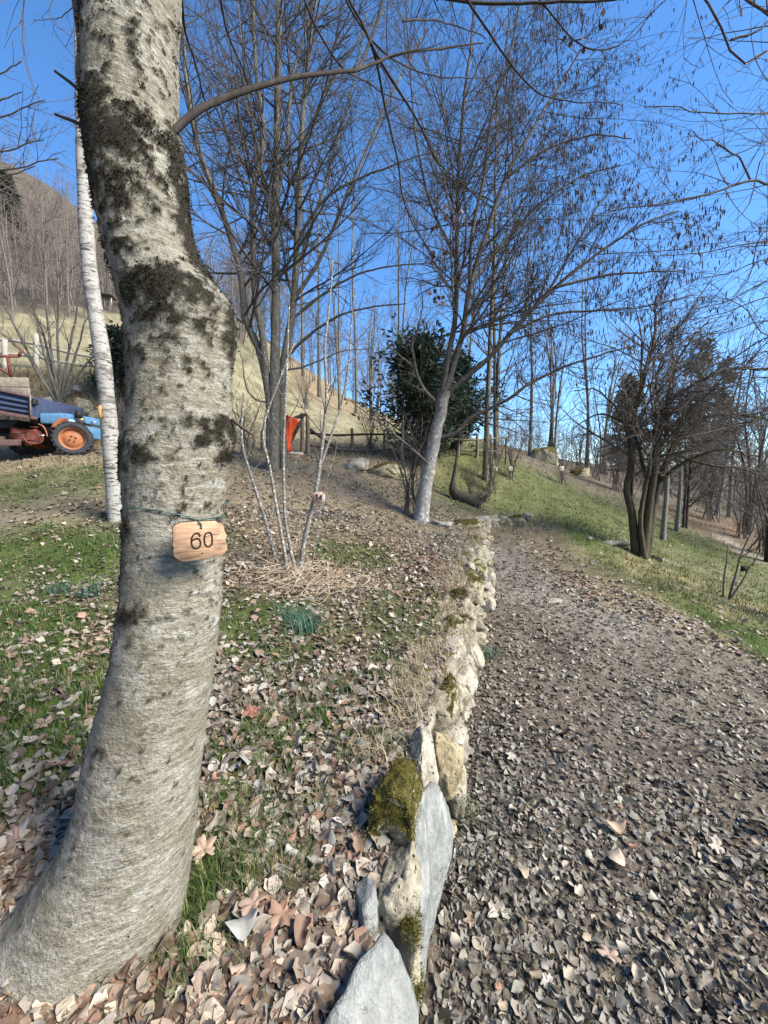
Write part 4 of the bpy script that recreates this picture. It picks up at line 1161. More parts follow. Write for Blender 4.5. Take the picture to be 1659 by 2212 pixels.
# board 14
C14 = P(689, 1075, 3.38)
u14 = 3.38 / FPX
out = [(-13, 9), (-14, 0), (-13, -9), (-8, -13), (0, -12.5), (7, -12), (13, -8), (13.5, 2), (13, 10), (8, 13), (-6, 13)]
ol = [(x * u14, y * u14) for x, y in [(x, -y) for x, y in out]]
x14 = np.array([1.0, 0, 0]); n14 = np.array([0, -1.0, 0]); z14 = np.array([0, 0, 1.0])
s14 = board('number_board', C14, x14, z14, n14, ol, 0.015, rootlabel='wooden board numbered 14 tied to the hazel stem')
for c_ in s14.children:
    if c_.name.startswith('board_face'):
        c_.data.materials[0] = simple('board_grey', (0.48, 0.37, 0.31), (0.36, 0.26, 0.21), 30, 0.75)
one = [(-7.5, -3), (-4, -6.5), (-4, 6)]; four = [(5, 5.5), (5, -6), (0, 2.5), (7.5, 2)]
for nm, dg in (('digit_one', one), ('digit_four', four)):
    l = np.array([(x * u14, -y * u14) for x, y in dg])
    add(nm, *ribbon(np.concatenate([l[i] + (l[i + 1] - l[i]) * np.linspace(0, 1, 6)[:, None] for i in range(len(l) - 1)]), 1.15 * u14, C14, x14, z14, n14, 0.0025), MAT['ink'], s14, False)
add('hanger', *tube(np.array([C14 + [0, 0.0, .045], C14 + [-.01, .02, .085], C14 + [-.02, .05, .09]]), .002, 5, 8), MAT['green_wire'], s14)

# --- clump tree on the right slope
rc = np.random.default_rng(53)
C = [([(1374, 1200, 6), (1366, 1120, 6), (1356, 1062, 6), (1366, 1000, 6), (1364, 930, 6), (1380, 870, 5.95), (1400, 800, 5.9), (1418, 730, 5.9), (1430, 640, 5.9)], .085, .018),
     ([(1388, 1208, 5.95), (1400, 1120, 5.95), (1410, 1060, 5.9), (1424, 985, 5.85), (1440, 920, 5.8), (1462, 868, 5.7), (1520, 830, 5.6), (1600, 800, 5.5), (1700, 790, 5.4)], .095, .018),
     ([(1396, 1202, 6.05), (1412, 1100, 6.05), (1426, 1040, 6.05), (1450, 980, 6.05), (1500, 915, 6), (1560, 890, 5.9), (1650, 900, 5.8), (1730, 920, 5.8)], .085, .018),
     ([(1408, 1060, 5.95), (1392, 1020, 6.0), (1376, 965, 6.1), (1350, 920, 6.1), (1300, 900, 6.1), (1240, 925, 6.1)], .045, .01),
     ([(1440, 920, 5.8), (1450, 820, 5.7), (1480, 740, 5.6), (1530, 680, 5.6)], .04, .01),
     ([(1426, 1040, 6), (1480, 1000, 5.8), (1560, 975, 5.6), (1650, 985, 5.5)], .04, .01),
     ([(1424, 985, 5.85), (1500, 970, 5.7), (1580, 930, 5.6), (1680, 900, 5.5)], .035, .01),
     ([(1366, 960, 6), (1340, 900, 5.9), (1290, 850, 5.8), (1240, 840, 5.8)], .03, .01),
     ([(1440, 930, 5.8), (1425, 840, 5.9), (1440, 760, 6.0), (1470, 690, 6.0)], .035, .01),
     ([(1392, 1205, 5.9), (1385, 1130, 5.9), (1395, 1050, 5.85), (1418, 960, 5.8), (1425, 860, 5.8), (1460, 780, 5.8)], .055, .012),
     ([(1450, 980, 6.05), (1540, 1010, 5.9), (1620, 1030, 5.8), (1690, 1070, 5.7)], .035, .008)]
C = [(PL(a), r0, r1) for a, r0, r1 in C]
SP, SR = stems(C, 44, 0.012, rc)
pp, hist = crown_levels(SP, SR, [dict(dens=11, t0=.36, t1=1, Lf=.38, Lr=.35, ang=(50, 16), up=.05, wig=.10, N=10, rr=.45, rmin=.0035, bias=(.4, 0, 0), k=4, Lmax=1.5),
                                 dict(dens=9.5, t0=.1, t1=1, Lf=.48, Lr=.35, ang=(45, 16), up=.0, wig=.12, N=6, rr=.6, rmin=.0028, bias=(.3, 0, 0), k=3, Lmax=.8),
                                 dict(dens=11, t0=.1, t1=1, Lf=.5, Lr=.4, ang=(45, 14), up=.1, wig=.12, N=3, rr=.7, rmin=.0025, k=3, Lmax=.35)], rc)
tree_obj('tree', on_ground(1390, 1202, 6), 'dark three stemmed clump tree with sideways crown on the right slope', [tubes(SP, SR * .8, 9)], pp, MAT['bark_moss'], MAT['twig_brown'])

# --- tree standing outside the picture on the right; only its branches reach in
rr5 = np.random.default_rng(59)
tb = gp(4.6, 3.9)
X = [([tuple(tb), (4.55, 3.95, 1.6), (4.6, 3.9, 3.0), (4.5, 3.9, 4.6), (4.55, 4.0, 6.2)], .12, .06)]
def W3(px, py, d): return tuple(P(px, py, d))
X += [([(4.6, 3.9, 2.6), W3(1760, 430, 3.4), W3(1659, 399, 3.2), W3(1622, 390, 3.1), W3(1525, 420, 3.0), W3(1456, 437, 3.0), W3(1317, 461, 3.0)], .022, .004),
      ([W3(1622, 390, 3.1), W3(1597, 340, 3.05), W3(1580, 332, 3.0), W3(1535, 308, 3.0), W3(1503, 308, 2.95), W3(1487, 291, 2.95)], .008, .003),
      ([(4.6, 3.9, 3.5), W3(1740, 245, 3.0), W3(1659, 237, 2.8), W3(1550, 238, 2.7), W3(1495, 237, 2.65), W3(1470, 225, 2.6), W3(1395, 225, 2.6)], .012, .003),
      ([(4.55, 3.9, 5.2), W3(1480, -100, 2.3), W3(1530, -2, 2.2), W3(1562, 50, 2.2), W3(1580, 85, 2.2), W3(1584, 115, 2.2), W3(1600, 137, 2.2), W3(1640, 125, 2.2), W3(1665, 105, 2.2)], .016, .005),
      ([W3(1580, 85, 2.2), W3(1625, 70, 2.2), W3(1670, 40, 2.2)], .007, .004)]
for (y0, y1, x1, dd) in [(520, 545, 1440, 3.0), (560, 600, 1500, 3.2), (600, 660, 1480, 3.2), (640, 690, 1460, 3.4), (690, 720, 1500, 3.6), (760, 800, 1450, 3.8), (500, 640, 1580, 3.0), (300, 330, 1560, 2.8), (820, 840, 1500, 4.0), (880, 900, 1530, 4.2), (330, 480, 1590, 3.0), (720, 640, 1560, 3.4), (950, 960, 1560, 4.4)]:
    z0 = float(P(1659, y0, dd)[2])
    X.append(([(4.58, 3.92, max(z0 * .8, .9)), W3(1780, y0 * .9 + y1 * .1, dd + .3), W3(1659, y0, dd), W3((1659 + x1) / 2, (y0 * .3 + y1 * .7), dd), W3(x1, y1, dd)], .013, .003))
X = [(np.array(a), r0, r1) for a, r0, r1 in X]
SP, SR = stems(X, 30, 0.004, rr5)
pp, hist = crown_levels(SP[1:], SR[1:], [dict(dens=6.5, t0=.3, t1=1, Lf=.28, Lr=.4, ang=(42, 16), up=.05, wig=.10, N=8, rr=.5, rmin=.0024, k=4, Lmax=.9),
                                 dict(dens=8, t0=.1, t1=1, Lf=.42, Lr=.35, ang=(45, 16), up=.1, wig=.13, N=5, rr=.6, rmin=.0018, k=3, Lmax=.5)], rr5)
tree_obj('tree', tb, 'bare tree just beyond the right edge whose branches reach into the sky', [tubes(SP[:1], SR[:1], 10)], [tubes(SP[1:], SR[1:], 6)] + pp, MAT['bark_grey'], MAT['twig'])

# --- shrub of thin stems behind the tractor bed
rl = np.random.default_rng(61)
Ls = []
for (bx, mx, my, tx, ty) in [(128, 95, 760, 60, 590), (124, 85, 700, 20, 560), (128, 110, 740, 105, 560), (132, 150, 740, 175, 590), (136, 165, 760, 205, 640), (122, 60, 770, -20, 690), (130, 128, 720, 140, 560), (138, 175, 800, 240, 720), (120, 50, 730, 5, 600)]:
    Ls.append((PL([(bx, 868, 7.9), ((bx * 2 + mx) / 3, (868 * 2 + my) / 3, 7.8), (mx, my, 7.7), (tx, ty, 7.5)]), .035, .008))
SP, SR = stems(Ls, 24, 0.012, rl)
pp, hist = crown_levels(SP, SR, [dict(dens=4.5, t0=.25, t1=1, Lf=.34, Lr=.4, ang=(38, 14), up=.25, wig=.09, N=8, rr=.45, rmin=.004, k=4),
                                 dict(dens=5, t0=.15, t1=1, Lf=.42, Lr=.4, ang=(42, 14), up=.1, wig=.12, N=4, rr=.6, rmin=.003, k=3)], rl)
sh = thing('bare_shrub', SP[0][0], 'fan of bare grey stems growing on the bank behind the tractor', 'shrub')
for i in range(len(SP)): add('stem', *tubes(SP[i:i + 1], SR[i:i + 1], 7), MAT['bark_grey'], sh)
add('twigs', *merge(pp), MAT['twig_brown'], sh)

# --- a bare tree left of the picture reaching in at the upper left
rq = np.random.default_rng(67)
tb = gp(-12.2, 9.5)
Q = [([tuple(tb), (-12.1, 9.5, tb[2] + 2.5), (-12.0, 9.6, tb[2] + 6), (-12.2, 9.6, tb[2] + 9)], .2, .05)]
for (x1, y1) in [(95, 300), (100, 240), (60, 190), (108, 330), (30, 120), (70, 350)]:
    z0 = tb[2] + 3 + (350 - y1) * .012
    Q.append(([(-12.05, 9.55, z0), W3(-120, (y1 + 330) / 2, 10), W3(-20, y1 + 30, 9.8), W3(x1, y1, 9.6)], .06, .012))
Q.append(([(-2.0, 2.6, 5.6), W3(42, -60, 1.9), W3(46, 60, 1.9), W3(52, 130, 1.9), W3(80, 200, 1.9)], .006, .002))
Q = Q[:-1]
Q = [(np.array(a), r0, r1) for a, r0, r1 in Q]
SP, SR = stems(Q, 24, 0.02, rq)
pp, hist = crown_levels(SP[1:], SR[1:], [dict(dens=3.6, t0=.3, t1=1, Lf=.3, Lr=.35, ang=(42, 14), up=.2, wig=.1, N=8, rr=.5, rmin=.008, k=4, Lmax=1.6),
                                 dict(dens=4, t0=.1, t1=1, Lf=.42, Lr=.35, ang=(45, 14), up=.15, wig=.12, N=5, rr=.6, rmin=.006, k=3)], rq)
tree_obj('tree', tb, 'bare tree beyond the left edge with crooked twigs against the sky', [tubes(SP[:1], SR[:1], 10)], [tubes(SP[1:], SR[1:], 6)] + pp, MAT['bark_grey'], MAT['twig_brown'])
# hanging twig of the front tree at the upper left
hl = [(PL([(120, -120, 1.6), (60, -40, 1.7), (46, 60, 1.75), (54, 130, 1.75), (82, 205, 1.75)]), .0035, .0014), (PL([(150, -60, 1.8), (110, 20, 1.8), (130, 60, 1.8), (165, 85, 1.8)]), .003, .0014), (PL([(190, -20, 1.8), (150, 20, 1.85), (120, 40, 1.9), (80, 35, 1.9)]), .003, .0014)]
SP, SR = stems(hl, 20, .003, rq)
pp, hist = crown_levels(SP, SR, [dict(dens=9, t0=.25, t1=1, Lf=.25, Lr=.4, ang=(35, 12), up=-.3, wig=.1, N=5, rr=.6, rmin=.0012, k=3)], rq)
add('branch', *merge([tubes(SP, SR, 5)] + pp), MAT['twig_brown'], ftree)

# --- generic bare trees for the background, built once and copied
def generic(seed, h, spread, nst, twig, bark_m, fork=.3, rbase=.11, upv=.35, dens=(2.2, 2.6, 3.0), rm=.007):
    r_ = np.random.default_rng(seed)
    Ls = []
    for s in range(nst):
        a = r_.uniform(0, 2 * math.pi); sp = spread * r_.uniform(.15, .6) * (nst > 1)
        Ls.append((np.array([(0.06 * s * math.cos(a), .06 * s * math.sin(a), -.2), (sp * .15 * math.cos(a), sp * .15 * math.sin(a), h * .3), (sp * .5 * math.cos(a) + r_.normal() * .08, sp * .5 * math.sin(a) + r_.normal() * .08, h * .65), (sp * math.cos(a) + r_.normal() * .15, sp * math.sin(a) + r_.normal() * .15, h * r_.uniform(.85, 1.05))]), rbase * r_.uniform(.7, 1.0), .012))
    SP, SR = stems(Ls, 22, .012 * h / 6, r_)
    pp, hist = crown_levels(SP, SR, [dict(dens=dens[0], t0=fork, t1=1, Lf=.34, Lr=.3, ang=(40, 12), up=upv, wig=.09, N=8, rr=.42, rmin=rm, k=4, Lmax=spread * 1.1),
                                     dict(dens=dens[1], t0=.15, t1=1, Lf=.42, Lr=.35, ang=(42, 13), up=upv * .6, wig=.1, N=5, rr=.6, rmin=rm * .8, k=3),
                                     dict(dens=dens[2], t0=.1, t1=1, Lf=.45, Lr=.35, ang=(42, 13), up=.1, wig=.1, N=3, rr=.7, rmin=rm * .65, k=3)], r_)
    tm = mesh_from('trunk', *tubes(SP, SR, 7)); tm.materials.append(bark_m)
    cm = mesh_from('crown', *merge(pp)); cm.materials.append(twig)
    return tm, cm
GEN = {'tall': generic(101, 9, 1.6, 1, MAT['twig_brown'], MAT['bark_grey'], .25, .11, .5),
       'tall2': generic(102, 9, 2.0, 2, MAT['twig_brown'], MAT['bark_grey'], .25, .09, .5),
       'multi': generic(103, 6, 2.4, 5, MAT['twig_far'], MAT['bark_grey'], .25, .07, .3),
       'bush': generic(104, 2.0, 1.6, 8, MAT['twig_brown'], MAT['twig_brown'], .1, .02, .3, (6, 6, 5), .005),
       'white': generic(105, 7, 1.5, 1, MAT['twig_brown'], MAT['bark_lichen'], .35, .11, .5),
       'dense': generic(106, 6, 2.8, 3, MAT['twig_brown'], MAT['bark_dark'], .12, .08, .15, (4.0, 3.4, 3.4), .006)}
def plant(kind, name, px, py, d, s, rz, label, cat='tree', group=None, sz=None, lean=(0, 0)):
    g = on_ground(px, py, d)
    t = thing(name, g, label, cat, group)
    t.rotation_euler = (lean[0], lean[1], rz); t.scale = (s, s, sz or s)
    for nm, m in zip(('trunk', 'crown') if cat == 'tree' else ('stems', 'twigs'), GEN[kind]):
        o = bpy.data.objects.new(nm, m); col.objects.link(o); o.parent = t
    return t
G1 = 'bare trees on the slope behind the fence'
for i, (kind, px, py, d, s, rz, lab) in enumerate([
    ('tall', 1050, 985, 9.0, .95, .3, 'straight grey bare tree right of the leaning pale trunk'),
    ('tall2', 1072, 975, 10.5, .9, 1.3, 'twin stemmed bare tree just right of the straight grey tree'),
    ('tall', 1145, 975, 16, 1.0, 2.1, 'slim pale pole tree on the crest left of the crest boulder'),
    ('multi', 1195, 985, 15, 1.1, .5, 'fan shaped multi stemmed tree behind the crest boulder'),
    ('tall2', 1270, 1000, 16, .95, 2.8, 'slender tree between crest boulder and dark bush'),
    ('multi', 1300, 1000, 18, 1.0, 4.1, 'pale multi stemmed tree behind the smaller crest boulder'),
    ('tall', 690, 900, 24, 1.5, 1.0, 'thin dark tree at the meadow edge above the gate post'),
    ('tall2', 735, 915, 22, 1.3, 2.0, 'dark forked tree at the meadow edge right of board 14'),
    ('tall', 770, 925, 23, 1.4, 3.0, 'thin upright tree at the meadow edge left of the yew'),
    ('multi', 800, 925, 20, 1.0, 3.7, 'bushy bare tree touching the yew on its left'),
    ('tall2', 860, 940, 24, 1.4, 5.0, 'tall forked tree rising behind the yew'),
    ('tall', 1010, 945, 22, 1.3, 5.6, 'thin tree behind the yew on its right'),
    ('tall', 655, 860, 30, 1.7, .2, 'far bare tree on the rusty meadow ridge'),
    ('dense', 1480, 1140, 9.5, .7, .4, 'grey trunk behind the clump tree with a wide dark crown'),
    ('white', 1432, 1168, 8.0, .62, 1.6, 'white barked trunk right behind the clump tree'),
    ('white', 1462, 1150, 9.0, .6, 2.6, 'mottled trunk right of the white barked trunk'),
    ('white', 1548, 1115, 12, .8, 3.4, 'birch leaning left by the rusty bracken bank'),
    ('white', 1575, 1118, 12, .75, 4.4, 'upright birch right of the leaning birch'),
    ('dense', 1620, 1130, 10, .75, 5.3, 'dense dark bare tree above the bracken bank'),
    ('dense', 1655, 1215, 8.0, .75, 1.1, 'dark tree at the right edge with pale trunk'),
    ('dense', 1360, 1060, 12, .62, 2.2, 'low dark crowned tree left behind the clump tree'),
    ('multi', 1410, 1060, 15, .85, 3.3, 'grey many stemmed tree behind the clump tree'),
    ('multi', 1530, 1060, 17, .95, .9, 'tall grey thicket tree beneath the right conifers'),
    ('multi', 1640, 1080, 18, 1.0, 1.9, 'grey thicket tree at the right edge behind the bracken'),
    ('tall', 150, 690, 28, .9, .7, 'small bare tree at the top of the left meadow'),
    ('tall2', 30, 700, 24, .9, 3.9, 'forked bare tree at the top left of the meadow')]):
    plant(kind, 'tree', px, py, d, s, rz, lab, group=G1, lean=((0, -.14) if 'leaning left' in lab else (0, 0)))
for (px, py, d, s, rz, lab) in [(1062, 1052, 8.6, .62, .1, 'thin shrub with a white tag right of the leaning trunk'), (1105, 1042, 9.5, .52, 1.2, 'small shrub with a white tag near the crest'), (1213, 1042, 10.5, .45, 2.2, 'little spreading shrub with a white tag below the crest boulder'),
                                (1330, 1060, 12, .75, 3.1, 'dark dense bush left behind the clump tree'), (1015, 1082, 7.6, .35, 2.0, 'low twiggy regrowth on the leaning stump'), (885, 1085, 6.0, .72, 4.0, 'bundle of upright thin stems left of the pale trunk'),
                                (800, 975, 9.5, .5, 5.0, 'brown twiggy bush by the rail fence'), (1440, 1040, 14, 1.0, .6, 'purple brown brush behind the clump tree'), (1290, 1030, 14, .9, 1.6, 'reddish brush on the crest right of the boulders'),
                                (1530, 1120, 11, .8, 2.6, 'rusty bracken brush on the right bank'), (1600, 1160, 9.5, .6, 3.6, 'reddish twigs below the bracken bank'), (1650, 1190, 8.5, .9, 4.6, 'dark brush at the right edge of the slope'),
                                (30, 955, 8.0, .6, 5.6, 'brown scrub under the tractor bank'), (260, 960, 8.2, .5, .9, 'scrub behind the birch foot'), (530, 970, 8.0, .55, 1.9, 'grey scrub left of the tall stems'), (1250, 1010, 16, .9, 2.9, 'brown hedge brush on the far crest'),
                                (1380, 1010, 18, 1.2, 3.9, 'far brush hedge behind the dark bush'), (660, 905, 17, .8, 4.9, 'brown brush beyond the gate post')]:
    plant('bush', 'shrub', px, py, d, s, rz, lab, 'shrub', 'bare shrubs on the slope')
# young shrub at the right with a dark tag
ry = np.random.default_rng(91)
Y = [(PL([(1562, 1292, 4.5), (1566, 1250, 4.5), (1572, 1215, 4.5), (1578, 1180, 4.5)]), .012, .005), (PL([(1574, 1296, 4.5), (1590, 1240, 4.5), (1600, 1200, 4.5), (1622, 1150, 4.5), (1632, 1110, 4.5)]), .014, .005),
     (PL([(1576, 1296, 4.48), (1600, 1260, 4.45), (1618, 1225, 4.4), (1640, 1190, 4.4)]), .011, .004)]
SP, SR = stems(Y, 16, .006, ry)
pp, hist = crown_levels(SP, SR, [dict(dens=8, t0=.3, t1=1, Lf=.5, Lr=.4, ang=(40, 14), up=.3, wig=.12, N=7, rr=.5, rmin=.0028, k=4), dict(dens=7, t0=.2, t1=1, Lf=.4, Lr=.4, ang=(40, 14), up=.2, wig=.12, N=4, rr=.6, rmin=.0022, k=3)], ry)
ys_ = thing('young_shrub', on_ground(1572, 1294, 4.5), 'young leafless shrub with a small dark tag at the right edge', 'shrub')
for i in range(3): add('stem', *tubes(SP[i:i + 1], SR[i:i + 1], 7), MAT['twig_brown'], ys_)
add('twigs', *merge(pp), MAT['twig_brown'], ys_)
v, f = box(P(1608, 1228, 4.38), (.075, .012, .06)); add('name_tag', v, f, MAT['char'], ys_, False)
# leaning dark stump right of tree B
st = thing('stump', on_ground(1020, 1085, 7.4), 'dark leaning stump with a bent stem right of the pale trunk', 'stump')
l = smooth_line(PL([(1035, 1092, 7.4), (1015, 1082, 7.4), (985, 1068, 7.4), (978, 1050, 7.4), (985, 1000, 7.4), (995, 930, 7.4)]), 26)
add('stem', *tubes(l[None], np.interp(np.linspace(0, 1, 26), [0, .25, .45, 1], [.13, .12, .04, .012])[None], 9), MAT['bark_dark'], st)
sv = tuft_mesh(PL([(1028, 1080, 7.4), (1040, 1085, 7.35), (1045, 1078, 7.45)]), np.tile([0, 0, 1.0], (3, 1)), 60, .32, .005, .06, ry, (.04, .03, .02), (.10, .08, .06))
add('shoots', sv[0], sv[1], MAT['twig_brown'], st, False)
# small white name tags on shrubs down the slope
for (px, py, d, lab) in [(935, 1022, 5.62, 'tiny pale tag on the leaning pale trunk'), (1070, 1012, 8.5, 'tiny white tag on the thin shrub right of the pale trunk'), (1103, 1012, 9.4, 'tiny white tag on the small crest shrub'), (1214, 1012, 10.3, 'tiny white tag on the little spreading shrub')]:
    c_ = P(px, py, d); s_ = d * 9 / FPX
    v, f = box(c_, (s_, .012, s_ * 1.1)); o = add('name_tag', v, f, simple('tag_white', (0.62, 0.56, 0.44), (0.5, 0.42, 0.3), 30), None, False)
    tag(bevel(o, .004), lab, 'sign')

# --- yew and far conifers
def conifer(name, px, py, d, h, w, seed, label, cols, droop=-.25, n=95, per=46, ragged=.35, s=.12, pw=.75):
    r_ = np.random.default_rng(seed)
    g = on_ground(px, py, d)
    t = thing(name, g, label, 'tree')
    add('trunk', *tube(np.array([g + [0, 0, -.2], g + [.05, 0, h * .5], g + [0, 0, h * .97]]), [.13 * w / 1.5, .02], 8, 14), MAT['bark_dark'], t)
    z = np.sort(r_.uniform(.06, .98, n)); a = r_.uniform(0, 2 * math.pi, n)
    rad = w / 2 * np.clip((1.02 - z), .05, 1) ** pw * r_.uniform(1 - ragged, 1 + ragged * .6, n)
    p0 = g + np.stack([0 * z, 0 * z, z * h], 1)
    dr = np.stack([np.cos(a), np.sin(a), 0 * a + .25], 1)
    tt = np.linspace(0, 1, 6)
    Pn = p0[:, None] + dr[:, None] * (rad[:, None] * tt[None])[..., None] + np.array([0, 0, 1.0]) * (droop * rad[:, None] * tt[None] ** 2)[..., None]
    add('limbs', *tubes(Pn, np.tile(np.linspace(.025, .006, 6), (n, 1)), 4), MAT['bark_dark'], t)
    m = n * per
    idx = np.repeat(np.arange(n), per); u_ = r_.uniform(.15, 1.05, m) 
    c = p0[idx] + dr[idx] * (rad[idx] * u_)[:, None] + np.array([0, 0, 1.0]) * (droop * rad[idx] * u_ ** 2)[:, None] + r_.normal(size=(m, 3)) * .09 * w / 1.6
    k = 3
    c = np.repeat(c, k, 0); m *= k
    dd = nrm(np.repeat(dr[idx], k, 0) * .8 + r_.normal(size=(m, 3)) * .6 + np.array([0, 0, -.15]))
    sd = nrm(np.cross(dd, r_.normal(size=(m, 3)))) * s * .16
    L = s * r_.uniform(.6, 1.4, m)[:, None]
    v = np.stack([c - sd * .4, c + dd * L * .5 - sd, c + dd * L, c + dd * L * .5 + sd], 1).reshape(-1, 3)
    me = mesh_from('crown', v, np.arange(m * 4).reshape(-1, 4), False)
    q = r_.random((m, 1)); vattr(me, 'col', np.repeat(np.array(cols[0]) * (1 - q) + np.array(cols[1]) * q, 4, 0), 'COL')
    place('crown', me, MAT['grass_blade'], t)
YEW = ((.014, .026, .018), (.045, .068, .042))
conifer('yew_tree', 912, 985, 9.0, 2.75, 2.5, 5, 'dark green yew behind the leaning pale trunk', YEW, .35, 95, 34, .7, .15, .5)
conifer('yew_tree', 985, 975, 10.5, 2.4, 2.2, 6, 'lower dark evergreen right behind the yew', YEW, .3, 70, 32, .6, .14)
FIR = ((.075, .075, .058), (.14, .125, .10))
conifer('fir_tree', 1492, 1080, 22, 8.4, 3.4, 7, 'pointed conifer above the right thicket', FIR, -.3, 60, 18, .5, .28)
conifer('fir_tree', 1545, 1075, 23, 7.4, 3.2, 8, 'blunt conifer right of the pointed one', FIR, -.3, 60, 18, .5, .28)
conifer('fir_tree', 1350, 1030, 26, 6.2, 3.0, 9, 'distant conifer left of the clump tree crown', FIR, -.3, 70, 30, .35, .32)
conifer('fir_tree', 20, 560, 50, 9, 5, 10, 'dark conifer among the bare woods of the left hill', YEW, -.3, 70, 26, .4, .6)
conifer('fir_tree', 262, 900, 9.2, 1.6, 1.4, 11, 'low dark evergreen bush behind the birch', YEW, .1, 60, 30, .4, .12)

# --- woods on the hill: reads as one mass
def wood_mass(name, pts, seed, hs, label, r0=.09, nb=9, nt=5, mat='twig_far'):
    r_ = np.random.default_rng(seed)
    pts = np.asarray(pts); m = len(pts)
    h = r_.uniform(*hs, m)
    N = 5
    st = pts[:, None] + np.stack([np.cumsum(r_.normal(size=(m, N)) * .12, 1), np.cumsum(r_.normal(size=(m, N)) * .12, 1), np.linspace(0, 1, N)[None] * h[:, None]], -1)
    R = r0 * (h / 7)[:, None] * np.linspace(1, .2, N)[None]
    q, rq_ = grow(st, R, nb / np.mean(h) , .12, 1, .42, .35, (50, 18), .35, .16, 4, r_, rr=.5, rmin=r0 * .25)
    q2, rq2 = grow(q, rq_, nt / 2.0, .15, 1, .55, .35, (50, 18), .1, .16, 3, r_, rr=.7, rmin=r0 * .17)
    V, F = merge([tubes(st, R, 4), tubes(q, rq_, 3), tubes(q2, rq2, 3)])
    o = add(name, V, F, MAT[mat])
    return tag(o, label, 'woods', kind='stuff')
rw = np.random.default_rng(71)
def scatter(n, pxr, dr, keep=None):
    px = rw.uniform(*pxr, n * 3); d = np.exp(rw.uniform(np.log(dr[0]), np.log(dr[1]), n * 3))
    x = (px - CX) / FPX * d; y = d
    z = gz(x, y)
    if keep is not None:
        k_ = keep(px, d, z); x, y, z = x[k_], y[k_], z[k_]
    return np.stack([x, y, z - .2], 1)[:n]
wood_mass('woods', scatter(520, (-350, 560), (31, 90)), 72, (4, 9), 'brown leafless woods covering the steep left hill', .075, 9, 4)
wood_mass('woods', scatter(120, (520, 1010), (27, 55)), 73, (3.5, 8.5), 'dark bare woods behind the meadow at the centre', .05, 15, 6, 'twig_brown')
wood_mass('thicket', scatter(150, (1040, 1480), (14.5, 20)), 76, (.8, 2.0), 'reddish brown hedge of brush on the crest behind the boulders', .022, 9, 6, 'twig_far')
wood_mass('thicket', scatter(240, (1060, 1950), (15, 40)), 74, (1.2, 3.8), 'brown leafless thicket along the crest to the right', .03, 9, 6, 'twig_brown')
wood_mass('thicket', scatter(110, (1440, 1950), (10.5, 17)), 75, (1.0, 3.0), 'dark brush filling the right edge below the conifers', .03, 12, 8, 'twig_brown')

v, f = tube(PL([(215, 300, 1.08), (190, 230, 1.09), (174, 165, 1.08), (180, 90, 1.07), (172, -40, 1.06), (160, -200, 1.05)]), [.006, .010, .014, .022, .026, .026], 12, 30)
add('side_stem', v, f, MAT['bark_grey'], ftree)

# ------------------------------------------------------------------ small farm tractor with tipping bed
MAT['blue_paint'] = simple('blue_paint', (0.11, 0.26, 0.43), (0.07, 0.16, 0.27), 12, 0.5, 0.4)
MAT['bed_blue'] = simple('bed_blue', (0.05, 0.068, 0.125), (0.032, 0.043, 0.08), 14, 0.6, 0.3)
MAT['rust_frame'] = simple('rust_frame', (0.14, 0.085, 0.085), (0.09, 0.055, 0.05), 16, 0.8, 0.2)
MAT['red_oxide'] = simple('red_oxide', (0.19, 0.05, 0.032), (0.08, 0.028, 0.02), 14, 0.65, 0.3)
MAT['orange_paint'] = simple('orange_paint', (0.34, 0.13, 0.06), (0.22, 0.08, 0.04), 9, 0.6, 0.3)
MAT['rim_paint'] = simple('rim_paint', (0.42, 0.175, 0.075), (0.27, 0.10, 0.045), 9, 0.55, 0.35)
MAT['rubber'] = simple('rubber', (0.055, 0.057, 0.062), (0.03, 0.03, 0.032), 18, 0.85, 0.2)
MAT['black_iron'] = simple('black_iron', (0.022, 0.021, 0.021), (0.012, 0.011, 0.011), 20, 0.6, 0.3)
MAT['steel'] = simple('steel', (0.45, 0.45, 0.45), (0.3, 0.3, 0.3), 20, 0.35, 0.5, metal=0.8)
MAT['weathered'] = simple('weathered', (0.30, 0.26, 0.20), (0.15, 0.125, 0.095), 18, 0.9, 0.15, 0.4)
MAT['yellow_label'] = simple('yellow_label', (0.75, 0.62, 0.10), (0.7, 0.55, 0.08), 5)
K = 0.1653
def TDp(cx): return 6.25 + cx / 1000 * .32
def TP(cx, cy, off=0.0): return P(cx * K, 740.6 + cy * K, TDp(cx) + off)
trac = thing('tractor', on_ground(110, 985, 6.5), 'small blue and orange farm tractor with tipping bed on the left slope', 'tractor')
def prism(name, poly, o0, o1, mat, parent, bw=0.006):
    q = np.array(poly, float); n = len(q)
    A_ = np.array([TP(x, y, o0) for x, y in q])
    back = A_ + np.array([0.07, 1.0, 0.0]) * (o1 - o0)
    V = np.concatenate([A_, back])
    F = np.stack([np.arange(n), np.arange(n) + n, (np.arange(n) + 1) % n + n, (np.arange(n) + 1) % n], 1)
    o = add(name, V, [F, np.arange(n)[None], (np.arange(n) + n)[None, ::-1]], mat, parent, False)
    # make normals consistent
    import bmesh
    bm = bmesh.new(); bm.from_mesh(o.data); bmesh.ops.recalc_face_normals(bm, faces=bm.faces); bm.to_mesh(o.data); bm.free()
    if bw: bevel(o, bw)
    return o
def rod(name, pts, r, mat, parent, k=8, n=None):
    return add(name, *tube(np.array([TP(*p) for p in pts]), r, k, n), mat, parent)
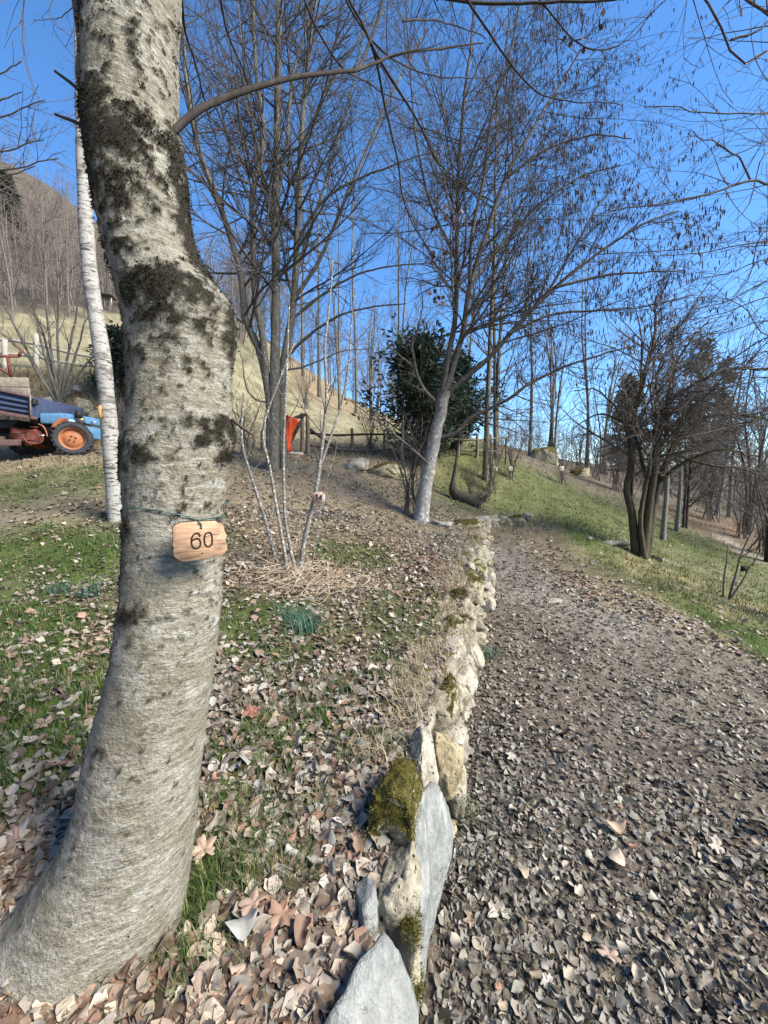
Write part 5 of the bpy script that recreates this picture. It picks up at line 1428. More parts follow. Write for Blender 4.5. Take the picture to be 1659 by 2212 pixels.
# bed
bed = prism('bed', [(-700, 480), (0, 612), (420, 715), (440, 970), (0, 880), (-700, 735)], 0.03, 1.05, MAT['bed_blue'], trac)
prism('bed_top_rail', [(-700, 462), (0, 598), (425, 700), (425, 724), (0, 632), (-700, 500)], -0.02, 0.03, MAT['rust_frame'], bed)
prism('bed_bottom_rail', [(-700, 742), (0, 888), (445, 965), (445, 1000), (0, 940), (-700, 800)], -0.03, 0.03, MAT['rust_frame'], bed)
for dy in (62, 135, 205):
    prism('rib', [(-700, 490 + dy), (0, 622 + dy), (365, 712 + dy * .86), (365, 740 + dy * .86), (0, 662 + dy), (-700, 530 + dy)], -0.012, 0.03, MAT['bed_blue'], bed, .012)
prism('corner_post', [(365, 690), (405, 690), (412, 985), (372, 975)], -0.03, 0.03, MAT['bed_blue'], bed)
rod('latch_rod', [(392, 675, -.05), (398, 960, -.05)], .009, MAT['weathered'], bed)
prism('latch', [(405, 735), (440, 725), (455, 800), (410, 815)], -0.05, 0.02, MAT['black_iron'], bed)
prism('tailboard_plank', [(-600, 440), (345, 450), (360, 578), (-600, 560)], 0.10, 0.14, MAT['weathered'], trac)
prism('tailboard_plank', [(-600, 566), (362, 585), (372, 690), (0, 600), (-600, 520)], 0.10, 0.14, MAT['weathered'], trac)
# red rack above the bed
rod('rack_tube', [(140, 440, .2), (95, 165, .2)], .025, MAT['red_oxide'], trac)
rod('rack_tube', [(-300, 185, .2), (0, 175, .2), (240, 178, .2)], .022, MAT['red_oxide'], trac)
rod('rack_tube', [(240, 180, .2), (285, 85, .2)], .022, MAT['red_oxide'], trac)
rod('rack_tube', [(-150, 240, .2), (115, 410, .2)], .018, MAT['red_oxide'], trac)
# hood, fender, air filter
hood = prism('hood', [(512, 918), (800, 914), (985, 938), (985, 1010), (690, 1055), (520, 1052)], 0.10, 0.55, MAT['blue_paint'], trac, .015)
prism('hood_nose', [(1075, 955), (1130, 965), (1145, 1050), (1130, 1060), (1085, 1040)], 0.10, 0.5, MAT['blue_paint'], trac, .01)
prism('front_bumper', [(1130, 1090), (1150, 1090), (1150, 1240), (1130, 1250)], 0.10, 0.5, MAT['blue_paint'], trac)
prism('fender', [(690, 1040), (760, 985), (832, 978), (800, 1020), (715, 1098), (655, 1108)], -0.06, 0.08, MAT['orange_paint'], trac, .01)
rod('air_filter', [(1025, 890, .1), (1028, 980, .1)], .055, MAT['black_iron'], trac, 16)
rod('air_filter_bowl', [(1030, 985, .1), (1040, 1085, .12)], .062, MAT['rubber'], trac, 16)
prism('warning_label', [(1045, 988), (1078, 988), (1078, 1012), (1045, 1012)], 0.015, 0.025, MAT['yellow_label'], trac, 0)
rod('exhaust_pipe', [(1140, 1025, .15), (1260, 1040, .15)], .012, MAT['steel'], trac)
prism('lamp_box', [(880, 995), (935, 1000), (935, 1032), (880, 1030)], 0.02, 0.1, simple('lamp_blue', (.35, .55, .68), (.25, .45, .6), 10, .3, .5), trac)
# engine, gearbox, chassis
def lump(name, cx, cy, off, s, mat, seed, boxy=.7):
    v, f = rock(TP(cx, cy, off), s, seed, rough=.2, boxy=boxy, sub=3, fine=.01)
    return add(name, v, f, mat, trac)
lump('gearbox', 330, 1220, .25, (.36, .34, .34), MAT['red_oxide'], 3)
lump('gearbox', 430, 1240, .2, (.2, .3, .3), MAT['red_oxide'], 4)
lump('engine', 640, 1190, .35, (.42, .4, .4), MAT['black_iron'], 5)
lump('engine', 470, 1010, .2, (.14, .14, .16), MAT['black_iron'], 6)
lump('engine', 900, 1130, .4, (.4, .34, .3), MAT['black_iron'], 7)
prism('chassis_beam', [(-700, 1260), (0, 1262), (220, 1262), (225, 1340), (0, 1345), (-700, 1345)], 0.05, 0.12, MAT['rust_frame'], trac)
prism('subframe', [(-700, 1010), (60, 1000), (250, 1010), (120, 1110), (-700, 1140)], 0.2, 0.8, MAT['black_iron'], trac)
rod('lever', [(285, 1180, .05), (470, 1130, .02)], .01, MAT['red_oxide'], trac)
rod('hose', [(290, 1220, 0), (360, 1300, 0), (470, 1320, 0), (545, 1290, 0), (555, 1230, 0)], .014, MAT['red_oxide'], trac, 8, 20)
rod('hose', [(500, 1060, .02), (560, 1090, .02), (600, 1160, .02), (615, 1225, .02)], .012, MAT['orange_paint'], trac, 8, 16)
rod('lever', [(120, 1190, .1), (280, 1185, .1)], .01, MAT['black_iron'], trac)
rod('lever', [(390, 1100, .05), (500, 1105, .05)], .01, MAT['red_oxide'], trac)
rod('pedal', [(470, 1215, 0), (580, 1208, 0)], .012, MAT['steel'], trac)
rod('lever', [(350, 1275, 0), (510, 1280, 0)], .011, MAT['black_iron'], trac)
rod('drive_shaft', [(-300, 1200, .3), (260, 1200, .3)], .03, MAT['black_iron'], trac)

def wheel(center, rad, width, yaw, parent):
    """axis horizontal; yaw turns the outer face to the right of the viewer"""
    nrm_ = np.array([math.sin(yaw), -math.cos(yaw), 0.0]); xx = np.array([math.cos(yaw), math.sin(yaw), 0.0]); zz = np.array([0, 0, 1.0])
    def lathe(prof, n=40):
        pr = np.array(prof); t = np.linspace(0, 2 * math.pi, n, endpoint=False)
        V = center + pr[:, None, 0, None] * (np.cos(t)[None, :, None] * xx + np.sin(t)[None, :, None] * zz) + pr[:, None, 1, None] * nrm_
        m = len(pr); i = np.arange(m - 1)[:, None] * n; j = np.arange(n)[None]; jn = (j + 1) % n
        return V.reshape(-1, 3), [np.stack([i + j, i + jn, i + n + jn, i + n + j], -1).reshape(-1, 4)]
    w = width / 2
    root = bpy.data.objects.new('wheel', None); col.objects.link(root); root.parent = parent
    root.location = Vector([float(x) for x in center]) - parent.location
    tyre = lathe([(rad * .64, -w * .8), (rad * .8, -w), (rad * .93, -w), (rad * .955, 0), (rad * .93, w), (rad * .8, w * 1.02), (rad * .66, w * .85), (rad * .62, w * .6)])
    lugs = []
    for q in range(22):
        for sgn in (-1, 1):
            a = 2 * math.pi * (q + (.5 if sgn > 0 else 0)) / 22
            pts = []
            for t_ in np.linspace(0, 1, 4):
                aa = a + t_ * .30
                for (rr_, da) in ((.93, -.045), (1.0, -.03), (1.0, .03), (.93, .045)):
                    p_ = rad * rr_ * (math.cos(aa + da) * xx + math.sin(aa + da) * zz) + nrm_ * w * sgn * (1.0 - t_ * .95)
                    pts.append(center + p_)
            F = []
            for s_ in range(3):
                for e in range(4):
                    F.append([s_ * 4 + e, s_ * 4 + (e + 1) % 4, s_ * 4 + 4 + (e + 1) % 4, s_ * 4 + 4 + e])
            F += [[3, 2, 1, 0], [12, 13, 14, 15]]
            lugs.append((np.array(pts), [np.array(F)]))
    add('tyre', *merge([tyre] + lugs), MAT['rubber'], root)
    rim = lathe([(rad * .67, w * .75), (rad * .64, w * .8), (rad * .60, w * .55), (rad * .58, w * .1), (rad * .54, -w * .05), (rad * .50, w * .2), (rad * .2, w * .3), (rad * .1, w * .32), (0.0005, w * .32)])
    add('rim', *rim, MAT['rim_paint'], root)
    for q in range(4):
        a = q * math.pi / 2 + .4
        c_ = center + rad * .16 * (math.cos(a) * xx + math.sin(a) * zz) + nrm_ * w * .38
        add('wheel_nut', *tube(np.array([c_ - nrm_ * .01, c_ + nrm_ * .012]), .012, 6), MAT['black_iron'], root)
def wheel_at(cx, cy, off, rad, width, yaw):
    c_ = TP(cx, cy, off)
    g_ = gz(c_[0], c_[1])[0]
    c_[2] = g_ + rad * .97
    return wheel(c_, rad, width, yaw, trac)
wheel_at(955, 1262, .05, .285, .19, math.radians(30))
wheel_at(520, 1260, .75, .27, .18, math.radians(30))
wheel_at(330, 1300, .9, .27, .18, math.radians(10))
wheel_at(-420, 1260, .2, .285, .19, math.radians(10))

# ------------------------------------------------------------------ fences
MAT['old_wood'] = simple('old_wood', (0.20, 0.165, 0.125), (0.09, 0.075, 0.058), 22, 0.9, 0.15, 0.5)
MAT['dark_wood'] = simple('dark_wood', (0.075, 0.058, 0.045), (0.03, 0.024, 0.02), 22, 0.9, 0.15, 0.5)
MAT['pale_wood'] = simple('pale_wood', (0.46, 0.43, 0.37), (0.28, 0.25, 0.21), 16, 0.9, 0.15, 0.3)
fence = thing('rail_fence', on_ground(800, 980, 9.2), 'old wooden rail fence running right from the gate post past the yew', 'fence')
def fpost(px, d, ptop, r, mat, parent, name='post', lean=0):
    g_ = on_ground(px, 985, d)
    top = P(px + lean, ptop, d)
    return add(name, *tube(np.array([g_ + [0, 0, -.15], (g_ + top) / 2 + [.01, 0, 0], top]), [r, r * .8], 7, 6), mat, parent)
posts = [(760, 9.0, 925, .04, 0), (828, 9.2, 928, .035, 2), (897, 9.4, 924, .045, 3), (1030, 10, 940, .045, 1), (990, 9.9, 945, .04, 0), (1060, 10.2, 938, .04, 0), (1093, 10.4, 945, .035, 0)]
for (px, d, pt, r, le) in posts: fpost(px, d, pt, r, MAT['old_wood'], fence, lean=le)
for a in ([(668, 935, 8.6), (720, 940, 8.8), (800, 938, 9.1), (900, 940, 9.35), (960, 945, 9.6)], [(670, 962, 8.6), (760, 972, 8.95), (850, 972, 9.25), (950, 972, 9.6)], [(955, 948, 9.6), (1030, 950, 10), (1100, 944, 10.4)], [(990, 972, 9.9), (1060, 975, 10.2), (1110, 970, 10.5)]):
    add('rail', *tube(PL(a), [.028, .022], 6, 14), MAT['dark_wood'] if a[0][1] < 940 else MAT['old_wood'], fence)
gate = thing('gate_post', on_ground(660, 985, 8.5), 'heavy dark gate post with two diagonal braces by the orange net', 'gate')
fpost(664, 8.5, 897, .055, MAT['old_wood'], gate)
fpost(652, 8.45, 893, .05, MAT['old_wood'], gate)
for a, r in (([(650, 910, 8.4), (632, 945, 8.4), (612, 982, 8.4)], .04), ([(667, 925, 8.6), (700, 950, 8.6), (735, 975, 8.7)], .03), ([(662, 895, 8.4), (640, 902, 8.4), (615, 914, 8.35)], .04)):
    add('brace', *tube(PL(a), r, 7, 6), MAT['dark_wood'], gate)
add('sill_beam', *tube(PL([(615, 978, 8.3), (655, 981, 8.4)]), .04, 6, 4), MAT['pale_wood'], gate)
for (px, d, pt) in [(566, 8.6, 930), (548, 8.8, 935), (510, 9, 930)]:
    o = fpost(px, d, pt, .045, MAT['old_wood'], None)
    tag(o, {566: 'grey fence stake just left of the tall stems', 548: 'grey fence stake second left of the tall stems', 510: 'grey fence stake beside the near trunk edge'}[px], 'post')
# orange net bundled on the gate
nb = NB('orange_net', 0.6, 0.3)
co = nb.coord((60, 60, 60)); w1 = nb.n("ShaderNodeTexWave"); w1.inputs["Scale"].default_value = .9; w1.inputs["Distortion"].default_value = 3; nb.link(co, w1.inputs[0])
nb.color(nb.ramp(w1.outputs["Fac"], [(0.2, (0.42, 0.04, 0.015)), (0.7, (0.80, 0.11, 0.03))]))
net = thing('orange_net', on_ground(622, 980, 8.3), 'bundle of bright orange plastic netting hung on the gate', 'netting')
l = smooth_line(PL([(617, 976, 8.3), (617, 950, 8.3), (622, 925, 8.3), (632, 903, 8.3)]), 26)
V, F = tubes(l[None], np.interp(np.linspace(0, 1, 26), [0, .3, .7, 1], [.085, .105, .12, .14])[None], 26, True)
ang = np.arctan2(V[:, 1] - l.mean(0)[1], V[:, 0] - l.mean(0)[0])
V = V + np.stack([np.cos(ang), np.sin(ang), 0 * ang], 1) * (.022 * np.sin(ang * 9 + V[:, 2] * 6) + .02 * (fbm(V * 14, 4, 3) - .5))[:, None]
add('folds', V, F, nb.m, net)
rn = np.random.default_rng(8)
for q in range(16):
    a = rn.uniform(0, 2 * math.pi); ctr = l[::5] + np.array([math.cos(a), math.sin(a), 0]) * (.10 + .02 * rn.normal(size=(len(l[::5]), 1)))
    add('strand', *tube(ctr, .006, 4, 14), nb.m, net)

# rail fence above the bank on the left
lf = thing('rail_fence', on_ground(130, 800, 10.5), 'pale two rail fence on top of the bank above the tractor', 'fence')
for a in ([(-60, 728, 10.4), (60, 740, 10.5), (150, 762, 10.6), (205, 772, 10.7), (262, 786, 10.8)], [(-60, 762, 10.4), (60, 768, 10.5), (150, 785, 10.6), (205, 790, 10.7), (270, 794, 10.8)]):
    add('rail', *tube(PL(a), [.045, .035], 7, 14), MAT['pale_wood'], lf)
for (px, d, pt) in [(78, 10.5, 722), (10, 10.4, 735), (250, 10.8, 770)]:
    g_ = on_ground(px, 800, d)
    add('post', *tube(np.array([g_ + [0, 0, -.1], P(px, pt, d)]), [.07, .06], 8, 5), MAT['pale_wood'], lf)
# blue and white box on the bank
hv = thing('barrel', P(252, 808, 10.4), 'blue and pale grey plastic box on the bank behind the birch', 'box')
c0 = P(252, 780, 10.4); c1 = P(254, 802, 10.4)
bevel(add('lid', *box(c0, (.34, .4, .22), .3), simple('hive_blue', (.16, .30, .62), (.12, .24, .5), 8), hv, False), .02)
bevel(add('body', *box(c1, (.42, .44, .30), .3), simple('hive_grey', (.48, .53, .62), (.4, .45, .55), 8), hv, False), .02)
# little shed roof on the hillside behind the trunk
sd = thing('shed', P(225, 652, 22), 'far dark shed roof on posts left of the near trunk', 'shed')
add('roof', *box(P(225, 640, 22), (1.0, .8, .07), .2), MAT['black_iron'], sd, False)
for dx in (-.4, 0, .4): add('post', *box(P(225, 650, 22) + [dx, 0, -.05], (.05, .05, .5)), MAT['pale_wood'], sd, False)

# power lines, upper right
for i, (x0, y0, x1, y1) in enumerate([(1430, 690, 1720, 130), (1440, 700, 1725, 165), (1470, 560, 1720, 190), (1500, 520, 1740, 250)]):
    pass
wires = [([(1300, 640, 40), (1500, 380, 26), (1680, 170, 16), (1900, -80, 9)]), ([(1310, 640, 40), (1510, 385, 26), (1690, 175, 16), (1910, -70, 9)]), ([(1330, 655, 40), (1530, 455, 26), (1690, 260, 16), (1950, -10, 9)])]
for pts, lab in zip(wires, ('uppermost power line crossing the sky at the upper right', 'middle power line close below the uppermost one', 'lowest power line crossing the sky at the upper right')):
    tag(add('power_line', *tube(PL(pts), [.022, .008], 4, 30), MAT['black_iron']), lab, 'cable')

# ------------------------------------------------------------------ grass
def blades(x, y, z, h, w, lean, ca, cb, r_, nx=None):
    n = len(x)
    p = np.stack([x, y, z - .004], 1)
    a = r_.uniform(0, 2 * math.pi, n)
    d = np.stack([np.cos(a), np.sin(a), np.zeros(n)], 1)
    sd = np.stack([-np.sin(a), np.cos(a), np.zeros(n)], 1) * w[:, None] / 2
    L = lean[:, None] * h[:, None]
    up = np.array([0, 0, 1.0])
    m1 = p + d * L * .25 + up * (h * .55)[:, None]
    tp = p + d * L + up * (h * (1 - .25 * lean))[:, None]
    V = np.stack([p - sd, p + sd, m1 + sd * .8, m1 - sd * .8, tp], 1).reshape(-1, 3)
    b0 = np.arange(n)[:, None] * 5
    Q = b0 + np.array([[0, 1, 2, 3]]); T = b0 + np.array([[3, 2, 4]])
    t = r_.random((n, 1))
    c = np.asarray(ca) * (1 - t) + np.asarray(cb) * t
    return V, [Q, T], np.repeat(c, 5, 0)
def polar(n, r0, r1, a0, a1, r_, p=1.0):
    u_ = r_.random(n)
    r = np.exp(np.log(r0) + u_ ** (1 / p) * (np.log(r1) - np.log(r0)))
    a = np.radians(r_.uniform(a0, a1, n))
    return r * np.sin(a), r * np.cos(a)
rg = np.random.default_rng(88)
x, y = polar(520000, 0.6, 15, -64, 62, rg, 1.5)
g = green_mask(x, y)
cl = fbm(xy0(x, y) * 9, 81, 3)
keep = rg.random(len(x)) < np.clip((g * 1.15 - .08) * np.clip((cl - .32) * 4, 0.05, 1.6), 0.012, 1) * .62
keep &= np.abs(x - wall_x(y) - .05) > .12
x, y = x[keep], y[keep]; z = gz(x, y); n = len(x)
print('grass', n)
r = np.hypot(x, y)
hh = rg.uniform(.02, .058, n) * (1 + .3 * (r > 5) + .35 * (r < 2.2)); ww = np.clip(.0016 + .0009 * r, .0022, .010) * rg.uniform(.7, 1.2, n)
dry = (rg.random(n) < .16)[:, None]
v, f, c = blades(x, y, z, hh, ww, rg.uniform(.2, 1.1, n), (.04, .08, .016), (.115, .175, .045), rg)
c = np.where(np.repeat(dry, 5, 0), np.array([.30, .25, .13]) * .9, c)
far_ol = np.clip((r - 5) / 4, 0, 1)[:, None]
c = c * (1 - np.repeat(far_ol, 5, 0) * .6) + np.array([.14, .14, .06]) * np.repeat(far_ol, 5, 0) * .6
me = mesh_from('grass', v, f, False); vattr(me, 'col', c, 'COL')
tag(place('grass', me, MAT['grass_blade']), 'short green winter grass growing through the fallen leaves', 'grass', kind='stuff')

# dry straw tufts: by the wall top, the bank, fence line
def tufts(name, centers, per, spread, h, ca, cb, label, w=.004, lean=(.3, 1.2), cat='grass', kind='stuff'):
    cs = np.repeat(np.asarray(centers), per, 0)
    n = len(cs); x = cs[:, 0] + rg.normal(size=n) * spread; y = cs[:, 1] + rg.normal(size=n) * spread
    z = gz(x, y); 
    v, f, c = blades(x, y, z, rg.uniform(h * .4, h, n), np.full(n, w), rg.uniform(*lean, n), ca, cb, rg)
    me = mesh_from(name, v, f, False); vattr(me, 'col', c, 'COL')
    o = place(name, me, MAT['grass_blade'])
    return tag(o, label, cat, kind=kind)
STRAW = ((.34, .27, .16), (.52, .44, .30))
wy = rg.uniform(1.45, 6.6, 110)
tufts('dry_grass', [(float(wall_x(a)) - .08 + rg.normal() * .05, a) for a in wy], 26, .05, .14, *STRAW, 'wisps of dry straw grass along the top of the wall', .003, (.6, 1.8))
tufts('dry_grass', [on_ground(rg.uniform(-100, 270), rg.uniform(830, 960), rg.uniform(7.6, 9.8))[:2] for _ in range(260)], 22, .12, .30, (.26, .20, .12), (.46, .37, .23), 'straw coloured grass hanging over the bank behind the tractor', .010, (.3, 1.3))
tufts('dry_grass', [on_ground(rg.uniform(660, 1110), rg.uniform(980, 995), rg.uniform(8.6, 10.4))[:2] for _ in range(80)], 18, .10, .22, (.22, .18, .11), (.40, .33, .2), 'dry grass fringe along the foot of the rail fence', .008, (.3, 1.2))
tufts('dry_grass', [on_ground(1040 + rg.uniform(-8, 110), 1132, 6.4 + rg.uniform(-.2, .8))[:2] for _ in range(36)], 18, .07, .16, *STRAW, 'straw grass draped over the bend of the wall', .005, (.3, 1.5))
# straw heap under the hazel
hc = on_ground(660, 1262, 3.3)
rs2 = np.random.default_rng(97)
n = 300
ctr = np.stack([hc[0] + rs2.normal(size=n) * .26 + .06, hc[1] + rs2.normal(size=n) * .15 - .03], 1)
zz = gz(ctr[:, 0], ctr[:, 1]) + .012 + np.abs(rs2.normal(size=n)) * .035
a = rs2.uniform(0, 2 * math.pi, n); L = rs2.uniform(.12, .34, n)
tilt = rs2.normal(size=n) * .16 + .12
d = np.stack([np.cos(a), np.sin(a), tilt], 1)
pts = np.stack([ctr[:, 0], ctr[:, 1], zz], 1)[:, None] + d[:, None] * (np.linspace(-.5, .5, 4)[None, :, None] * L[:, None, None])
pts[:, :, 2] += (.04 * rs2.normal(size=(n, 1))) * np.linspace(-1, 1, 4)[None] ** 2
v, f = tubes(pts, np.tile([.0020, .0022, .0022, .0014], (n, 1)), 3)
me = mesh_from('straw', v, f); t = np.repeat(rs2.random((n, 1)), 12, 0); vattr(me, 'col', np.array([.36, .26, .16]) * (1 - t) + np.array([.66, .56, .42]) * t, 'COL')
tag(place('straw', me, MAT['plain_col']), 'heap of dry straw stalks round the hazel foot', 'straw', kind='stuff')
# blue-green bulb clumps
def clump(px, py, d, n, h, seed, label, sp=.05, ca=(.035, .10, .062), cb=(.09, .19, .13), w=.006):
    r_ = np.random.default_rng(seed); g_ = on_ground(px, py, d)
    x = g_[0] + r_.normal(size=n) * sp; y = g_[1] + r_.normal(size=n) * sp * .8
    v, f, c = blades(x, y, gz(x, y), r_.uniform(.5, 1, n) * h, np.full(n, w), r_.uniform(.2, 1.3, n), ca, cb, r_)
    me = mesh_from('bulb_leaves', v, f, False); vattr(me, 'col', c, 'COL')
    tag(place('bulb_plant', me, MAT['grass_blade']), label, 'plant')
clump(665, 1390, 2.5, 90, .20, 1, 'large blue green tuft of bulb leaves below the hazel', .06)
clump(630, 1365, 2.65, 50, .16, 2, 'blue green tuft just left of the large bulb tuft', .05)
clump(125, 1275, 3.0, 60, .13, 3, 'blue green tuft in the grass left of the near trunk', .05)
clump(195, 1280, 2.95, 60, .13, 4, 'blue green tuft closest to the near trunk on its left', .05)
clump(1065, 1392, 3.1, 50, .12, 5, 'green tuft growing on the path at the wall foot', .05)
clump(680, 1600, 1.75, 90, .08, 6, 'bright green grass rosette among the leaves near the wall', .04, (.05, .10, .02), (.13, .2, .05), .004)
clump(860, 1480, 2.15, 80, .09, 7, 'grass tuft at the wall top beside the mossy stones', .05, (.05, .09, .03), (.16, .19, .08), .004)
clump(880, 1620, 1.65, 90, .08, 8, 'grass tuft leaning over the pale wall stone', .045, (.05, .09, .03), (.16, .19, .08), .0035)
clump(1010, 1720, 1.75, 90, .07, 9, 'grass tuft at the wall foot beside the long slab', .04, (.05, .09, .025), (.15, .18, .07), .0035)
clump(640, 1720, 1.5, 80, .07, 10, 'short grass tuft among leaves between trunk and wall', .05, (.05, .10, .02), (.16, .2, .06), .0035)
clump(560, 1870, 1.2, 90, .07, 11, 'pale grass tuft close to the near trunk foot', .06, (.06, .10, .025), (.2, .22, .09), .003)
clump(440, 1960, 1.02, 110, .08, 12, 'green grass growing along the right side of the trunk foot', .05, (.05, .10, .02), (.14, .19, .05), .003)
clump(560, 1640, 1.65, 60, .07, 13, 'small grass tuft halfway between trunk and rosette', .04, (.05, .10, .02), (.14, .19, .05), .003)
clump(470, 1780, 1.3, 70, .07, 14, 'grass tuft touching the right edge of the trunk', .04, (.05, .10, .02), (.14, .19, .05), .003)

# ------------------------------------------------------------------ fallen leaves
PAL_T = np.array([(.46, .33, .245), (.40, .28, .20), (.52, .42, .34), (.30, .185, .12), (.22, .125, .08), (.50, .38, .30), (.42, .345, .29), (.36, .25, .19), (.55, .46, .38), (.46, .40, .36), (.40, .20, .13), (.16, .10, .07)])
PAL_P = np.array([(.29, .225, .165), (.36, .29, .22), (.22, .165, .118), (.44, .365, .285), (.16, .115, .08), (.31, .245, .185), (.39, .33, .27), (.52, .45, .37), (.26, .18, .12), (.13, .095, .07), (.38, .28, .19), (.34, .29, .24)])
def leaf_grid(nu, nv):
    u_ = np.linspace(0, 1, nu); v_ = np.linspace(-1, 1, nv)
    prof = np.sin(np.pi * np.clip(u_, 0, 1) ** .8) ** .75
    prof[0] = .06; prof[-1] = .02
    U_, V_ = np.meshgrid(u_, v_, indexing='ij')
    W_ = prof[:, None] * np.ones((1, nv))
    i = np.arange(nu - 1)[:, None] * nv; j = np.arange(nv - 1)[None]
    F = np.stack([i + j, i + nv + j, i + nv + j + 1, i + j + 1], -1).reshape(-1, 4)
    return U_.ravel(), V_.ravel(), W_.ravel(), F
def leaf_cloud(x, y, size, colr, r_, nu, nv, lift=.012, tiltk=.45, zoff=None):
    n = len(x)
    U_, V_, W_, F = leaf_grid(nu, nv)
    m = len(U_)
    asp = r_.uniform(.28, .52, n)[:, None]
    curl = np.where(r_.random((n, 1)) < .62, r_.normal(size=(n, 1)) * .45, r_.normal(size=(n, 1)) * 1.6 + 1.0)      # across
    bend = r_.normal(size=n)[:, None] * .6            # along
    wav = r_.uniform(0, 6.28, n)[:, None]; tw = r_.normal(size=n)[:, None] * .6
    lx = (U_[None] - .5)
    jit = 1 + np.where(r_.random((n, 1)) < .4, .22, .1) * r_.normal(size=(n, m)) * (np.abs(V_)[None] > .9)
    hw = V_[None] * W_[None] * asp * jit
    # roll the blade across its midrib
    ca = curl * V_[None] * W_[None]
    ly = np.where(np.abs(curl) > .05, hw * np.sinc(ca / np.pi * .9), hw)
    lz = np.abs(hw) * np.sin(ca * np.sign(V_[None])) * .9 + bend * (lx ** 2) * .55 + .03 * np.sin(wav + 9 * lx + 3 * V_[None]) + tw * lx * V_[None] * W_[None] * .3
    loc = np.stack([lx + 0 * ly, ly, lz], -1) * size[:, None, None]
    # random orientation: mostly flat
    yaw = r_.uniform(0, 2 * math.pi, n); pi_ = r_.normal(size=n) * tiltk; ro = r_.normal(size=n) * tiltk
    ro = np.where(r_.random(n) < .4, ro + math.pi, ro)
    cy, sy, cp_, sp_, cr, sr = np.cos(yaw), np.sin(yaw), np.cos(pi_), np.sin(pi_), np.cos(ro), np.sin(ro)
    Rm = np.empty((n, 3, 3))
    Rm[:, 0] = np.stack([cy * cp_, cy * sp_ * sr - sy * cr, cy * sp_ * cr + sy * sr], 1)
    Rm[:, 1] = np.stack([sy * cp_, sy * sp_ * sr + cy * cr, sy * sp_ * cr - cy * sr], 1)
    Rm[:, 2] = np.stack([-sp_, cp_ * sr, cp_ * cr], 1)
    w = np.einsum('nij,nmj->nmi', Rm, loc)
    zmin = w[:, :, 2].min(1)
    z = gz(x, y) if zoff is None else zoff
    w[:, :, 0] += x[:, None]; w[:, :, 1] += y[:, None]
    w[:, :, 2] += (z - zmin * .75 + r_.uniform(-.2, 1, n) * lift)[:, None]
    Fa = (np.arange(n) * m)[:, None, None] + F[None]
    shade = 1 - .18 * (np.abs(V_) < .2)
    c = (colr[:, None] * shade[None, :, None]).reshape(-1, 3)
    return w.reshape(-1, 3), Fa.reshape(-1, 4), c
def litter_density(x, y):
    g_ = green_mask(x, y); pm = path_mask(x, y)
    d = np.where(pm > .4, 1.0, np.clip(1.05 - .8 * g_, .1, 1))
    nn = fbm(xy0(x, y) * 2.0, 51, 3)
    d = d * np.clip(.45 + 1.3 * (nn - .2), .25, 1.2)
    r = np.hypot(x, y)
    d = d * np.interp(r, [1.2, 2.0, 3.6, 9], [1, .9, .62, .45])
    pr = np.interp(y, [p[1] for p in PATH_R], [p[0] for p in PATH_R])
    d = d * np.where((x > pr + .3) & (y < 10), .45, 1)
    return d
rf = np.random.default_rng(123)
def litter(nwant, r0, r1, nu, nv, s0, s1, p):
    x, y = polar(nwant, r0, r1, -66, 64, rf, p)
    keep = rf.random(len(x)) < litter_density(x, y)
    e = x - wall_x(y)
    keep &= ~((e > .0) & (e < .15) & (y < 6.3) & (rf.random(len(x)) < .93))
    # not inside the trunk
    keep &= np.hypot((x + .63) / .19, (y - .95) / .17) > 1
    x, y = x[keep], y[keep]
    n = len(x)
    pm = path_mask(x, y) > .5
    colr = np.where(pm[:, None], PAL_P[rf.integers(0, len(PAL_P), n)], PAL_T[rf.integers(0, len(PAL_T), n)])
    far = np.clip((np.hypot(x, y) - 3) / 5, 0, 1)[:, None]
    colr = colr * rf.uniform(.62, 1.1, (n, 1)) * (1 - .08 * far)
    colr = colr * np.array([.97, 1.0, .89]) * np.where(pm[:, None], .90, .98)
    colr = colr * .74 + colr.mean(1, keepdims=True) * .26
    warmer = fbm(xy0(x, y) * 1.2, 57, 2)[:, None]
    colr = colr * (1 + (warmer - .5) * np.array([.35, .1, -.2]))
    size = rf.uniform(s0, s1, n) * np.where(pm, .62, .80) * np.exp(np.clip(.34 * rf.normal(size=n), -1, .38))
    return leaf_cloud(x, y, size, colr, rf, nu, nv, lift=.012, tiltk=.36)
L1 = litter(54000, .5, 2.4, 5, 3, .027, .052, 1.7)
L2 = litter(76000, 2.3, 5.2, 3, 2, .030, .056, 1.5)
L3 = litter(50000, 5.0, 13, 3, 2, .038, .07, 1.1)
V, F = merge([(L[0], L[1]) for L in (L1, L2, L3)])
print('leaf faces', len(F[0]))
me = mesh_from('leaf_litter', V, F); vattr(me, 'col', np.concatenate([L[2] for L in (L1, L2, L3)]), 'COL')
tag(place('leaf_litter', me, MAT['leaf_litter']), 'carpet of dry brown fallen leaves over path and terrace', 'leaves', kind='stuff')

